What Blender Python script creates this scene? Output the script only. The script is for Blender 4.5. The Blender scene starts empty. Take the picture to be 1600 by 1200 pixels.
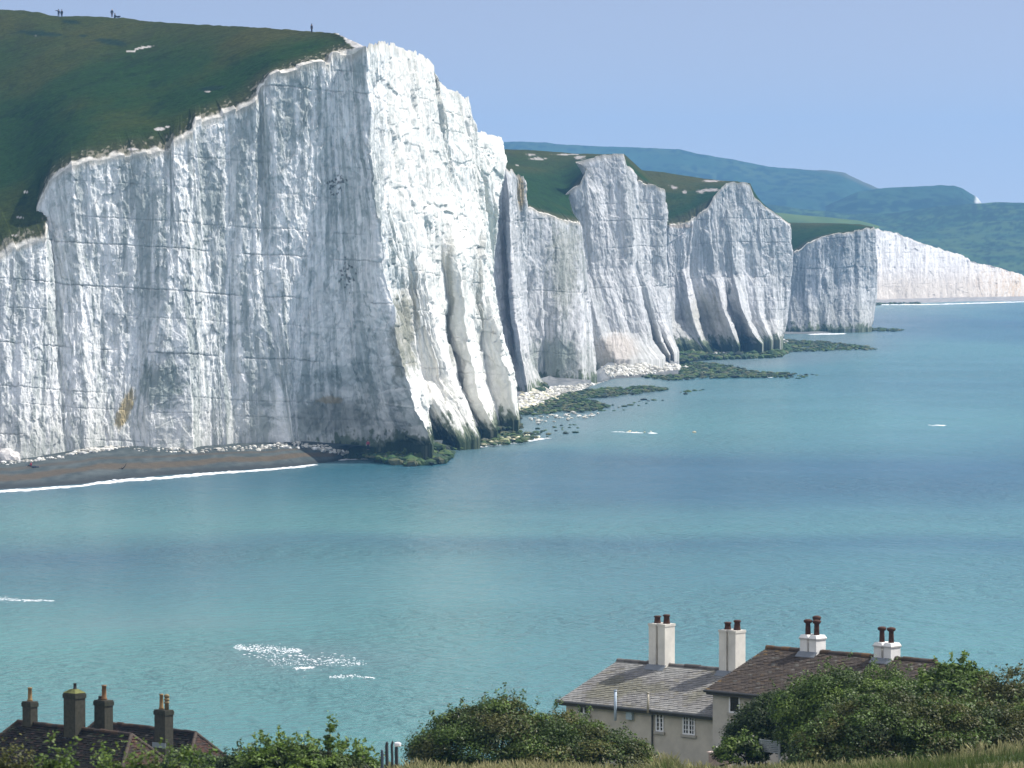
import bpy, bmesh, math, random
import numpy as np
from mathutils import Vector, Matrix

random.seed(7)
RNG = np.random.default_rng(11)
scene = bpy.context.scene
C = scene.collection

# ------------------------------------------------------------------ camera model
F = 7000.0; CX, CY = 800.0, 600.0; H = 44.4
TILT = math.atan(270.0 / F)
ct, st = math.cos(TILT), math.sin(TILT)

def P(px, row, d):
    """pixel of the 1600x1200 picture + distance ahead of the viewer -> world point"""
    px, row, d = np.broadcast_arrays(np.asarray(px, float), np.asarray(row, float), np.asarray(d, float))
    vx = (px - CX) / F; vy = (CY - row) / F
    s = d / (ct + vy * st)
    return np.stack([vx * s, d, H + (-st + vy * ct) * s], -1)

def ray(px, row):
    v = P(px, row, 1000.0) - np.array([0, 0, H])
    return v / np.linalg.norm(v)

def hit(px, row, p0, nrm):
    o = np.array([0, 0, H]); r = ray(px, row)
    t = np.dot(np.asarray(p0) - o, nrm) / np.dot(r, nrm)
    return o + r * t

def Pz(px, row, z=0.0):
    px = np.asarray(px, float); row = np.asarray(row, float)
    v = P(px, row, 1000.0) - np.array([0, 0, H])
    t = (z - H) / v[..., 2]
    return np.array([0, 0, H]) + v * t[..., None]

def to_px(p):
    p = np.asarray(p, float)
    x, y, z = p[..., 0], p[..., 1], p[..., 2] - H
    dep = y * ct - z * st; up = y * st + z * ct
    return CX + F * x / dep, CY - F * up / dep

cam = bpy.data.cameras.new("camera"); cam.sensor_fit = 'HORIZONTAL'; cam.sensor_width = 36.0
cam.lens = 36.0 * F / 1600.0; cam.clip_start = 1.0; cam.clip_end = 30000.0
camo = bpy.data.objects.new("camera", cam); C.objects.link(camo)
camo.location = (0, 0, H); camo.rotation_euler = (math.pi / 2 - TILT, 0, 0)
scene.camera = camo

# ------------------------------------------------------------------ noise
def _hash(ix, iy, iz, seed):
    h = (ix.astype(np.int64) * 374761393 + iy.astype(np.int64) * 668265263 + iz.astype(np.int64) * 2147483647 + seed * 974711) & 0xFFFFFFFF
    h = ((h ^ (h >> 13)) * 1274126177) & 0xFFFFFFFF
    h = ((h ^ (h >> 16)) * 2246822519) & 0xFFFFFFFF
    h = h ^ (h >> 15)
    return (h & 0xFFFFFF) / float(0x1000000)

def vnoise(x, y, z, seed=0):
    x, y, z = np.broadcast_arrays(x, y, z)
    x0 = np.floor(x); y0 = np.floor(y); z0 = np.floor(z)
    fx = x - x0; fy = y - y0; fz = z - z0
    fx = fx * fx * fx * (fx * (fx * 6 - 15) + 10); fy = fy * fy * fy * (fy * (fy * 6 - 15) + 10); fz = fz * fz * fz * (fz * (fz * 6 - 15) + 10)
    out = 0
    for dx in (0, 1):
        for dy in (0, 1):
            for dz in (0, 1):
                w = (fx if dx else 1 - fx) * (fy if dy else 1 - fy) * (fz if dz else 1 - fz)
                out = out + w * _hash(x0 + dx, y0 + dy, z0 + dz, seed)
    return out * 2 - 1

def fbm(x, y, z, oct=4, seed=0, gain=0.5):
    a, s, t = 1.0, 0.0, 0.0
    for o in range(oct):
        s = s + a * vnoise(x * 2 ** o + 17.3 * o, y * 2 ** o + 9.1 * o, z * 2 ** o - 5.7 * o, seed + o)
        t += a; a *= gain
    return s / t

def cells(x, y, z, seed=0):
    x0 = np.floor(x); y0 = np.floor(y); z0 = np.floor(z)
    best = np.full(x.shape, 9e9); val = np.zeros(x.shape); sx = np.zeros(x.shape); sz = np.zeros(x.shape)
    for dx in (-1, 0, 1):
        for dy in (-1, 0, 1):
            for dz in (-1, 0, 1):
                cx, cy, cz = x0 + dx, y0 + dy, z0 + dz
                px = cx + _hash(cx, cy, cz, seed); py = cy + _hash(cx, cy, cz, seed + 1); pz = cz + _hash(cx, cy, cz, seed + 2)
                dd = (px - x) ** 2 + (py - y) ** 2 + (pz - z) ** 2
                m = dd < best
                best = np.where(m, dd, best); val = np.where(m, _hash(cx, cy, cz, seed + 3), val)
                sx = np.where(m, x - px, sx); sz = np.where(m, z - pz, sz)
    return val, np.sqrt(best), sx, sz

def sstep(a, b, x):
    t = np.clip((x - a) / (b - a), 0, 1); return t * t * (3 - 2 * t)

# ------------------------------------------------------------------ mesh helpers
def mesh_np(name, v, f, mat, col=None, smooth=True, parent=None, origin=None):
    """one mesh object from numpy arrays; f is (n,3) or (n,4) or list of those"""
    v = np.asarray(v, float)
    o0 = np.zeros(3) if origin is None else np.asarray(origin, float)
    me = bpy.data.meshes.new(name)
    fl = f if isinstance(f, list) else [f]
    fl = [np.asarray(a, np.int32) for a in fl if len(a)]
    me.vertices.add(len(v)); me.vertices.foreach_set("co", (v - o0).astype(np.float32).ravel())
    tot = np.concatenate([np.full(len(a), a.shape[1], np.int32) for a in fl])
    loops = np.concatenate([a.ravel() for a in fl])
    starts = np.concatenate([[0], np.cumsum(tot)[:-1]]).astype(np.int32)
    me.loops.add(len(loops)); me.loops.foreach_set("vertex_index", loops)
    me.polygons.add(len(tot)); me.polygons.foreach_set("loop_start", starts)
    me.polygons.foreach_set("use_smooth", np.full(len(tot), smooth))
    me.update(calc_edges=True); me.validate()
    if col is not None:
        a = me.color_attributes.new("Col", 'FLOAT_COLOR', 'POINT')
        c = np.ones((len(v), 4), np.float32); c[:, :3] = col
        a.data.foreach_set("color", c.ravel())
    me.materials.append(mat)
    ob = bpy.data.objects.new(name, me); C.objects.link(ob)
    if parent is not None: ob.parent = parent
    elif origin is not None: ob.location = origin
    return ob

def grid_faces(nu, nv):
    i = np.arange(nu * nv).reshape(nu, nv)
    return np.stack([i[:-1, :-1], i[1:, :-1], i[1:, 1:], i[:-1, 1:]], -1).reshape(-1, 4)

class MB:
    """collects boxes, tubes, prisms in world space and builds them as ONE mesh object"""
    def __init__(s): s.v = []; s.f3 = []; s.f4 = []; s.c = []; s.n = 0
    def add(s, v, faces, col=None):
        v = np.asarray(v, float); b = s.n
        s.v.append(v); s.n += len(v)
        s.c.append(np.tile(np.asarray(col if col is not None else (1, 1, 1), float), (len(v), 1)))
        for q in faces:
            if len(q) == 4: s.f4.append([b + k for k in q])
            elif len(q) == 3: s.f3.append([b + k for k in q])
            else:
                for k in range(1, len(q) - 1): s.f3.append([b + q[0], b + q[k], b + q[k + 1]])
        return s
    def hexa(s, lo, hi, col=None):
        """lo, hi: four corners each (same winding, counter-clockwise from above)"""
        return s.add(list(lo) + list(hi), [(3, 2, 1, 0), (4, 5, 6, 7), (0, 1, 5, 4), (1, 2, 6, 5), (2, 3, 7, 6), (3, 0, 4, 7)], col)
    def tube(s, pts, rad, seg=8, col=None, caps=True):
        pts = [np.asarray(p, float) for p in pts]
        if np.isscalar(rad): rad = [rad] * len(pts)
        vs = []; fs = []
        for i, p in enumerate(pts):
            t = pts[min(i + 1, len(pts) - 1)] - pts[max(i - 1, 0)]; t = t / (np.linalg.norm(t) + 1e-9)
            a = np.cross(t, (0, 0, 1.0) if abs(t[2]) < .9 else (1.0, 0, 0)); a /= np.linalg.norm(a); b = np.cross(t, a)
            for k in range(seg):
                w = 2 * math.pi * k / seg; vs.append(p + rad[i] * (math.cos(w) * a + math.sin(w) * b))
        for i in range(len(pts) - 1):
            for k in range(seg):
                k2 = (k + 1) % seg
                fs.append((i * seg + k, i * seg + k2, (i + 1) * seg + k2, (i + 1) * seg + k))
        if caps:
            fs.append(tuple(range(seg))[::-1]); fs.append(tuple((len(pts) - 1) * seg + k for k in range(seg)))
        return s.add(vs, fs, col)
    def build(s, name, mat, parent=None, origin=None, smooth=False):
        return mesh_np(name, np.concatenate(s.v), [s.f4, s.f3], mat, np.concatenate(s.c), smooth, parent, origin)

def tag(o, label=None, cat=None, group=None, kind=None):
    if label: o['label'] = label
    if cat: o['category'] = cat
    if group: o['group'] = group
    if kind: o['kind'] = kind
    return o

def empty(name, loc, label, cat, group=None):
    o = bpy.data.objects.new(name, None); C.objects.link(o); o.location = [float(a) for a in loc]
    o.empty_display_size = 0.3
    return tag(o, label, cat, group)

# ------------------------------------------------------------------ materials
def nmat(name):
    m = bpy.data.materials.new(name); m.use_nodes = True
    nt = m.node_tree; b = nt.nodes["Principled BSDF"]
    return m, nt, b

def N(nt, typ, **kw):
    n = nt.nodes.new(typ)
    for k, v in kw.items():
        if k.startswith("i_"):
            key = k[2:]; key = int(key) if key.isdigit() else key.replace("_", " ")
            n.inputs[key].default_value = v
        else: setattr(n, k, v)
    return n

def mat_vc(name, rough=0.9, scale=3.0, amt=0.25, bump=0.0, bdist=0.1, spec=0.2, stretch=(1, 1, 1), detail=6.0, bscale=None, transl=0.0):
    """vertex colour 'Col' x procedural noise, with noise bump"""
    m, nt, b = nmat(name); L = nt.links
    a = N(nt, "ShaderNodeAttribute", attribute_name="Col")
    geo = N(nt, "ShaderNodeNewGeometry"); mp = N(nt, "ShaderNodeMapping"); mp.inputs["Scale"].default_value = stretch
    L.new(geo.outputs["Position"], mp.inputs["Vector"])
    n1 = N(nt, "ShaderNodeTexNoise", i_Scale=scale, i_Detail=detail, i_Roughness=0.65); L.new(mp.outputs[0], n1.inputs["Vector"])
    mr = N(nt, "ShaderNodeMapRange"); mr.inputs[1].default_value = 0.25; mr.inputs[2].default_value = 0.75
    mr.inputs[3].default_value = 1 - amt; mr.inputs[4].default_value = 1 + amt
    L.new(n1.outputs[0], mr.inputs[0])
    mx = N(nt, "ShaderNodeVectorMath", operation='SCALE'); L.new(a.outputs["Color"], mx.inputs[0]); L.new(mr.outputs[0], mx.inputs["Scale"])
    L.new(mx.outputs[0], b.inputs["Base Color"])
    b.inputs["Roughness"].default_value = rough; b.inputs["Specular IOR Level"].default_value = spec
    if bump > 0:
        n2 = N(nt, "ShaderNodeTexNoise", i_Scale=bscale or scale * 1.7, i_Detail=8.0, i_Roughness=0.7); L.new(mp.outputs[0], n2.inputs["Vector"])
        bp = N(nt, "ShaderNodeBump", i_Strength=bump, i_Distance=bdist); L.new(n2.outputs[0], bp.inputs["Height"]); L.new(bp.outputs[0], b.inputs["Normal"])
    if transl > 0:
        tr = N(nt, "ShaderNodeBsdfTranslucent"); L.new(mx.outputs[0], tr.inputs[0])
        ms = N(nt, "ShaderNodeMixShader", i_0=transl); out = nt.nodes["Material Output"]
        L.new(b.outputs[0], ms.inputs[1]); L.new(tr.outputs[0], ms.inputs[2]); L.new(ms.outputs[0], out.inputs[0])
    return m

M_chalk = mat_vc("chalk", 0.95, 0.55, 0.16, 0.9, 0.5, 0.1, (1, 1, 0.45), bscale=0.9)
M_turf = mat_vc("downland turf", 0.95, 0.9, 0.45, 0.8, 0.5, 0.05, (1, 1, 1), bscale=0.5)
M_far = mat_vc("far downland", 0.95, 0.02, 0.25, 0.0)
M_shingle = mat_vc("shingle", 0.85, 0.8, 0.3, 0.8, 0.15, 0.25, bscale=2.5)
M_rock = mat_vc("shore rock", 0.8, 2.0, 0.3, 0.5, 0.1, 0.3)
M_foam = mat_vc("sea foam", 0.8, 2.0, 0.05, 0.0)
M_leaf = mat_vc("leaves", 0.55, 1.0, 0.25, 0.0, spec=0.35, transl=0.22)
M_grassblade = mat_vc("long grass", 0.75, 0.6, 0.2, 0.0, spec=0.2, transl=0.25)
M_bark = mat_vc("bark", 0.9, 8.0, 0.3, 0.5, 0.02)
M_soil = mat_vc("meadow ground", 0.95, 1.2, 0.4, 0.6, 0.1)
M_plaster = mat_vc("rendered wall", 0.9, 1.3, 0.2, 0.35, 0.02, bscale=25.0)
M_slate = mat_vc("roof tile", 0.8, 3.5, 0.28, 0.5, 0.02, 0.3, bscale=14.0)
M_terra = mat_vc("terracotta", 0.8, 9.0, 0.25, 0.3, 0.01)
M_paint = mat_vc("painted joinery", 0.4, 6.0, 0.05, 0.0, spec=0.4)
M_metal = mat_vc("dull metal", 0.45, 6.0, 0.12, 0.0, spec=0.5)
M_brick = mat_vc("brickwork", 0.9, 7.0, 0.35, 0.6, 0.02, bscale=16.0)
M_wood = mat_vc("weathered wood", 0.85, 12.0, 0.3, 0.5, 0.01, stretch=(1, 1, .2))
M_skin = mat_vc("skin", 0.6, 9.0, 0.05)
M_cloth = mat_vc("cloth", 0.9, 12.0, 0.15)
M_glass, _nt, _b = nmat("window glass")
_b.inputs["Base Color"].default_value = (0.012, 0.016, 0.02, 1); _b.inputs["Roughness"].default_value = 0.08

# ------------------------------------------------------------------ cliffs and the turf on top
def resample(col, nv):
    a = np.array(col, float)
    k = np.concatenate([[0], np.cumsum(np.maximum(np.abs(np.diff(a[:, 1])), 1.0))]); k /= k[-1]
    t = np.linspace(0, 1, nv)
    return np.stack([np.interp(t, k, a[:, j]) for j in range(3)], -1)

def make_cliff(name, label, cols, nv, seed=0, dens=1.0, step=0.45, amp=1.0, dirt=1.0, stain_shade=None, jag=1.0, res_m=0.12, clean=None, blocky=1.0, algx=lambda p: 1.0, jagf=None, facf=lambda p: 1.0, wander=lambda p: 0.4, roughf=None, base=(0.91, 0.905, 0.885), wc=(0.36, 0.40, 0.385), algae=1.0, footd=4.0, dip=0.0, alglift=0.0):
    G = [resample(c, nv) for c in cols]
    out = []
    for a, b in zip(G[:-1], G[1:]):
        pa = P(a[:, 0], a[:, 1], a[:, 2]); pb = P(b[:, 0], b[:, 1], b[:, 2])
        w = np.linalg.norm(pa - pb, axis=1).mean()
        pxw = np.abs(a[:, 0] - b[:, 0]).max()
        n = int(max(2, min(max(pxw * dens, w / step), 90)))
        for i in range(n):
            t = i / n; out.append(a * (1 - t) + b * t)
    out.append(G[-1])
    U = np.array(out)                                  # nu, nv, (px,row,d)
    nu = len(U)
    W = P(U[..., 0], U[..., 1], U[..., 2])
    s = np.concatenate([[0], np.cumsum(np.linalg.norm(np.diff(W[:, nv // 2], axis=0), axis=1))])
    # jagged top edge, shared with the turf
    jz = (fbm(s / 4.0, s * 0 + seed, s * 0, 4, seed + 50) * 1.0 + (cells(s / 2.6, s * 0 + .5, s * 0 + .5, seed + 70)[0] - .5) * 0.7) * jag
    if jagf is not None: jz = jz * jagf(U[:, 0, 0])
    tt = np.linspace(0, 1, nv)
    W[..., 2] += jz[:, None] * (1 - tt[None, :]) ** 3
    # smooth base for normals
    rough = roughf(U[..., 0], U[..., 1]) if callable(roughf) else (roughf if roughf is not None else 1.0)
    # ridge lines wander and break
    wv_ = np.broadcast_to(s[:, None], W.shape[:2])
    W[..., 0] += (fbm(W[..., 2] / 7.0, wv_ / 9.0, wv_ * 0 + seed, 4, seed + 81) * 0.8 + (cells(W[..., 2] / 3.5, wv_ / 8.0, wv_ * 0 + .5, seed + 83)[0] - .5) * 0.5) * sstep(0, .1, tt)[None, :] * wander(U[..., 0])
    K = 9
    Wp = np.pad(W, ((K, K), (0, 0), (0, 0)), mode='edge')
    Ws = sum(Wp[k:k + nu] for k in range(2 * K + 1)) / (2 * K + 1)
    tu = np.gradient(Ws, axis=0); tv = np.gradient(Ws, axis=1)
    nr = np.cross(tv, tu); nr /= np.linalg.norm(nr, axis=-1, keepdims=True) + 1e-9
    x, y, z = W[..., 0], W[..., 1], W[..., 2]
    S2 = np.broadcast_to(s[:, None], x.shape)
    flute = fbm(S2 / 5.0, z / 70.0, S2 * 0 + seed, 3, seed + 1)
    flute = (1 - np.abs(flute) * 2.2) * 1.0
    med = fbm(S2 / 1.6, z / 9.0, S2 * 0, 4, seed + 5, 0.6)
    cv, cd, csx, csz = cells(S2 / 1.5 + 0.35 * med, S2 * 0 + 0.5, z / 2.8 + 0.3 * med, seed + 9)
    tiltx = _hash(np.floor(cv * 9973), cv * 0, cv * 0, 3) - .5
    blk = (cv - 0.5) * 0.55 + csx * tiltx * 0.9
    cV, _, cX, cZ = cells(S2 / 4.5 + .2 * med, S2 * 0 + .5, z / 11.0, seed + 91)
    facet = (cV - .5) * 0.9 + cX * (_hash(np.floor(cV * 8191), cV * 0, cV * 0, 8) - .5) * 2.4 + cZ * (_hash(np.floor(cV * 8191), cV * 0, cV * 0, 9) - .5) * 1.2
    cv2, _, c2x, _ = cells(S2 / 0.55, S2 * 0 + 0.5, z / 1.1, seed + 19)
    fine = fbm(S2 / 0.7, z / 1.1, S2 * 0, 3, seed + 14, .6)
    big = fbm(S2 / 14.0, z / 25.0, S2 * 0, 2, seed + 21)
    fade = sstep(0, 0.035, tt)[None, :] * (1 - 0.4 * sstep(0.9, 1, tt)[None, :])
    disp = ((.16 + .2 * facf(U[..., 0])) * flute + (0.2 + .22 * rough) * med + blocky * rough * (0.75 * blk + 0.22 * (cv2 - .5)) + facf(U[..., 0]) * 0.6 * facet + 0.24 * fine * rough + (.15 + .25 * facf(U[..., 0])) * big) * amp * fade
    # flint seams: thin ledges cut back
    zs = z + 0.7 * fbm(S2 / 18.0, S2 * 0, S2 * 0, 3, 900) + dip * S2
    mw = fbm(S2 / 1.2, S2 * 0, S2 * 0, 3, 333)
    lv = []; q = 1.0; r_ = np.random.default_rng(5)
    while q < 110: q += r_.uniform(2.5, 8.0); lv.append((q, r_.uniform(.25, .95)))
    fl = np.zeros_like(z)
    for q, w_ in lv:
        broken = sstep(-0.3, 0.1, fbm(S2 / 6.0, S2 * 0 + q, S2 * 0, 3, 300))
        fl = np.maximum(fl, w_ * broken * np.exp(-((zs - q + .12 * mw) / 0.095) ** 2))
    disp = disp - 0.25 * fl * fade
    V = W + nr * disp[..., None]
    # colour of the chalk, plus shade painted into some hollows
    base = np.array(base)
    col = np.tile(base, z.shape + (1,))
    streak = fbm(S2 / 1.1, z / 22.0, S2 * 0 + seed, 4, seed + 31, 0.6)
    patch = fbm(S2 / 11.0, z / 16.0, S2 * 0, 3, seed + 37)
    mott = fbm(S2 / 0.7, z / 1.3, S2 * 0, 4, seed + 41, 0.7)
    fst = fbm(S2 / 0.45, z / 9.0, S2 * 0, 4, seed + 47, 0.65)
    cA = cells(S2 / 1.9 + .3 * med, S2 * 0 + .5, z / 26.0, seed + 101)[0]; cB = cells(S2 / 0.65 + .25 * med, S2 * 0 + .5, z / 11.0, seed + 105)[0]
    wth = np.clip(0.46 * sstep(.58, .66, cA + .35 * streak + .35 * patch) + 0.36 * sstep(.56, .64, cB + .25 * mott + .25 * patch) + 0.34 * sstep(.06, .24, mott) + 0.32 * sstep(0.06, .22, fst) + 0.10 * sstep(-.2, .4, patch), 0, 1) * dirt
    if clean is not None: wth = wth * clean(U[..., 0], U[..., 1])
    wc = np.array(wc)
    col = col * (1 - wth[..., None]) + wc * wth[..., None]
    def mix(c, m): 
        nonlocal col
        m = np.clip(m, 0, 1)[..., None]; col = col * (1 - m) + np.asarray(c) * m
    low = sstep(16, 4, z + 3 * patch) * 0.30
    mix((0.40, 0.39, 0.32), low)
    mix((0.10, 0.10, 0.095), 0.42 * fl * (0.5 + 0.5 * dirt))
    soil = (1 - sstep(0.0, 0.028, tt + 0 * z + 0.01 * streak)) * 0.55
    mix((0.42, 0.37, 0.28), soil)
    if stain_shade is not None: stain_shade(U[..., 0], U[..., 1], z, mott, streak, mix)
    zz = z - alglift * (sstep(430, 560, U[..., 0]) + 1.0 * sstep(590, 640, U[..., 0]) * (U[..., 0] < 700)); alg = sstep(3.2, 1.9, zz + 3.0 * mott + 2.2 * streak) * algae * algx(U[..., 0]); mix((0.065, 0.095, 0.035), 0.85 * alg)
    mix((0.030, 0.046, 0.022), sstep(1.5, .4, zz + 2.0 * mott + 1.2 * streak) * algae * algx(U[..., 0]))
    foot = V[:, -1:].copy(); foot[..., 2] -= footd
    VX = np.concatenate([V, foot], 1); CXX = np.concatenate([col, col[:, -1:]], 1)
    ob = mesh_np(name, VX.reshape(-1, 3), grid_faces(nu, nv + 1)[:, ::-1], M_chalk, CXX.reshape(-1, 3))
    tag(ob, label, "cliff", kind='structure')
    return V[:, 0], s, U[:, 0]

def make_turf(name, label, edge, Uedge, targets_px, sky_row, sky_d, nv=110, seed=0, colf=None, chalk_w=2.0, pw=1.5, rolloff=14.0, tail=120.0, hump=0.0):
    """ruled slope from the cliff edge up to its skyline, rolling over beyond it"""
    nu = len(edge)
    epx, erow = to_px(edge); ed = edge[:, 1]
    tpx = np.interp(np.arange(nu), np.linspace(0, nu - 1, len(targets_px)), targets_px) if not callable(targets_px) else targets_px(Uedge[:, 0], np.arange(nu) / (nu - 1))
    trow = sky_row(tpx); td = np.maximum(sky_d(tpx), ed + 4)
    vs = np.concatenate([[0.0], np.linspace(0.003, 1, nv - 1) ** 1.25])
    G = []
    def sm(a, k=31, it=3):
        for _ in range(it):
            b = np.pad(a, (k, k), mode='reflect', reflect_type='odd'); c = np.cumsum(np.concatenate([[0], b])); a = ((c[2 * k + 1:] - c[:-2 * k - 1]) / (2 * k + 1))[:len(a)]
        return a
    K = max(6, min(55, nu // 8))
    spx_, srow_, sd_ = sm(epx, K), sm(erow, K), sm(ed, K)
    tpx = sm(tpx, K); trow = sky_row(tpx); td = np.maximum(sky_d(tpx), ed + 4); td = sm(td, K)
    for v in vs:
        w = float(sstep(0, 0.22, np.array(v)))
        a0, a1, a2 = epx * (1 - w) + spx_ * w, erow * (1 - w) + srow_ * w, ed * (1 - w) + sd_ * w
        G.append(P(a0 + (tpx - a0) * v, a1 + (trow - a1) * v, a2 + (td - a2) * v ** pw))
    G[0] = edge
    n0 = len(G)
    for k in range(1, 9):
        e = k / 8
        G.append(P(tpx, trow + rolloff * e * e + 0.4 * e, td + tail * e))
    G = np.array(G).transpose(1, 0, 2)
    x, y, z = G[..., 0], G[..., 1], G[..., 2]
    dist = np.linalg.norm(G - G[:, :1], axis=-1)
    und = fbm(x / 18, y / 18, x * 0, 4, seed) * 0.5 + fbm(x / 3, y / 3, x * 0, 3, seed + 3) * 0.14
    G[..., 2] += und * sstep(0, 6, dist)
    col = np.tile(np.array([0.0150, 0.042, 0.009]), x.shape + (1,))
    def mix(c, m):
        nonlocal col
        m = np.clip(m, 0, 1)[..., None]; col = col * (1 - m) + np.asarray(c) * m
    n1 = fbm(x / 22, y / 30, x * 0, 4, seed + 7); n2 = fbm(x / 3.0, y / 5.0, x * 0, 4, seed + 9, .65)
    mix((0.040, 0.050, 0.009), sstep(-0.1, 0.5, n1) * 0.8)
    mix((0.009, 0.025, 0.007), sstep(0.1, 0.45, n2 - 0.3 * n1) * 0.7)
    vv = np.concatenate([vs, np.ones(8)])[None, :] + 0 * x
    mix((0.062, 0.058, 0.018), sstep(0.45, 1.0, vv + 0.25 * n1) * 0.5)
    e1 = fbm(x / 1.4, y / 1.4, x * 0, 4, seed + 15, .6)
    mix((0.075, 0.066, 0.036), sstep(9, 1, dist + 5 * n1) * 0.6)
    e2_ = fbm(x / .5, y / .8, x * 0, 3, seed + 18, .6)
    mix((0.40, 0.37, 0.30), sstep(.1, .45, e2_ + .3 * e1 + .42 - dist / (chalk_w * 2.4)) * .5)
    mix((0.66, 0.63, 0.57), sstep(chalk_w * .55, chalk_w * 0.25, dist + 1.2 * e1 + .6 * n1) * 0.95)
    qx, qrow = to_px(G)
    if colf is not None: colf(qx, qrow, e1, n2, mix)
    ob = mesh_np(name, G.reshape(-1, 3), grid_faces(G.shape[0], G.shape[1]), M_turf, col.reshape(-1, 3))
    tag(ob, label, "hill", kind='structure')
    return tpx, trow, td

# ---- nearest headland
S1 = [
 [(-300,600,768.4),(-300,742,752.1)], [(-120,455,774.1),(-120,730,761.6)],
 [(0,400,777.5),(0,560,773.7),(0,724,767.9)], [(35,386,778.9),(35,550,774.4),(35,720,768.7)], [(72,372,779.9),(70,560,775.8),(70,716,771.2)],
 [(76,345,783.3),(82,450,780.3),(90,712,772.5)], [(57,325,785.5),(82,450,781.3),(102,708,773.7)], [(76,288,785.2),(105,450,781.0),(118,705,774.1)],
 [(112,258,784.5),(125,450,781.0),(138,703,774.7)], [(150,250,785.7),(158,560,781.3),(160,700,777.4)], [(185,246,787.0),(190,600,781.6),(185,697,779.0)],
 [(230,241,788.1),(226,560,783.4),(215,655,781.4),(225,697,780.6)], [(266,237,789.4),(264,450,785.2),(245,640,781.8),(240,700,780.1)],
 [(271,225,789.3),(287,450,786.4),(298,600,783.5),(302,703,780.9)], [(300,207,790.9),(306,450,788.2),(312,692,784.9)],
 [(306,188,792.0),(322,450,790.1),(330,688,787.2)], [(350,175,794.3),(352,560,790.2),(354,684,787.8)], [(358,173,794.6),(362,560,791.1),(364,684,789.7)],
 [(400,156,795.6),(402,450,792.7),(410,686,791.2)], [(406,140,797.5),(412,450,793.9),(440,600,792.6),(455,690,791.6)],
 [(422,122,797.2),(438,400,794.9),(452,600,792.9),(460,692,791.8)], [(470,105,798.8),(466,560,795.3),(458,620,795.5),(468,694,795.0)],
 [(490,100,799.7),(494,580,796.7),(496,612,798.7),(505,697,798.4)], [(514,97,800.6),(525,570,798.5),(530,604,801.5),(540,698,801.1)],
 [(520,88,801.6),(550,560,799.5),(562,598,801.9),(580,700,801.9)], [(548,84,803.0),(578,500,797.0),(600,598,800.0),(628,702,801.0)],
 [(572,72,801),(577,200,801),(586,330,798.3),(603,450,796),(635,590,791),(655,650,789),(672,696,787)],
 [(592,65,813.6),(596,330,809.1),(618,450,828),(648,580,834),(660,606,834),(682,696,842)],
 [(612,67,827.6),(620,330,826.5),(640,450,842),(662,590,842),(676,626,836),(700,662,834),(718,694,832)],
 [(636,77,844.4),(650,300,843.8),(658,400,843),(674,500,843),(702,590,842),(728,642,838),(744,686,836)],
 [(668,92,866.8),(684,300,869.7),(690,400,871),(698,520,873),(718,610,872),(748,680,866)],
 [(678,106,873.8),(705,300,881.2),(714,400,871),(724,520,870),(746,620,866),(775,674,862)],
 [(679,122,874.5),(718,300,894.1),(730,400,896),(738,520,898),(752,600,897),(778,664,892)],
 [(700,140,889.2),(728,300,900.3),(742,400,899),(748,520,901),(758,600,900),(782,660,896)],
 [(718,148,901.8),(738,290,906.4),(757,400,903),(766,500,901),(790,580,898),(805,658,894)],
 [(733,152,912.3),(742,260,911.6),(760,400,925),(769,500,930),(794,575,930),(807,650,926)],
 [(738,182,916.2),(748,262,917.8),(763,400,938),(771,500,942),(796,573,942),(808,648,938)],
 [(736,201,916.7),(756,250,923.2),(768,330,931.3),(766,420,946),(774,500,950),(797,574,950),(808,647,946)],
 [(784,217,948),(784,250,942.5),(776,330,938.3),(767,420,956),(776,500,958),(798,575,958),(808,646,954)],
 [(762,235,1000),(758,420,1000),(770,560,1000),(782,640,1000)],
]
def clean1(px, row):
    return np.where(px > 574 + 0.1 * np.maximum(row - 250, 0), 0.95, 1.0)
def stain_shade1(px, row, z, mott, streak, mix):
    g = lambda cx, cy, sx, sy: np.exp(-((px - cx) / sx) ** 2 - ((row - cy) / sy) ** 2)
    mix((0.90, 0.865, 0.79), .5 * sstep(585, 620, px - .1 * np.maximum(row - 250, 0)))  # warm sunlit tone put into the colour right of the arris
    mix((0.42, 0.33, 0.15), sstep(.45, .75, g(195 - (row - 640) * .35, 640, 14, 42) + .25 * mott) * .85)
    mix((0.20, 0.25, 0.225), sstep(.35, .8, g(250, 600, 48, 48) + .25 * mott + .2 * streak) * .75)
    mix((0.15, 0.165, 0.14), sstep(.4, .8, g(520, 650, 75, 38) + .2 * mott) * .6)  # shade under the overhang, painted as a dark patch
    mix((0.36, 0.29, 0.17), sstep(.5, .8, g(515, 625, 32, 9) + .3 * mott) * .7)
    mix((0.13, 0.13, 0.075), sstep(.35, .85, g(632, 520, 26, 95) + .3 * mott + .2 * streak) * .75)  # olive stain, with the shade of the first hollow painted in
    mix((0.17, 0.17, 0.12), sstep(.4, .8, g(704, 470, 9, 130) + .25 * streak) * .6)  # shade of the second hollow, painted as a dark band
    mix((0.17, 0.17, 0.12), sstep(.4, .8, g(750, 470, 8, 120) + .25 * streak) * .5)  # shade of the third hollow, painted likewise
    mix((0.05, 0.06, 0.05), sstep(.62, .70, cells(px / 3.2, px * 0 + .5, row / 3.2, 77)[0] * (.25 + .75 * np.maximum(g(525, 290, 26, 24), .85 * g(545, 430, 30, 50)))) * .75)
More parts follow.
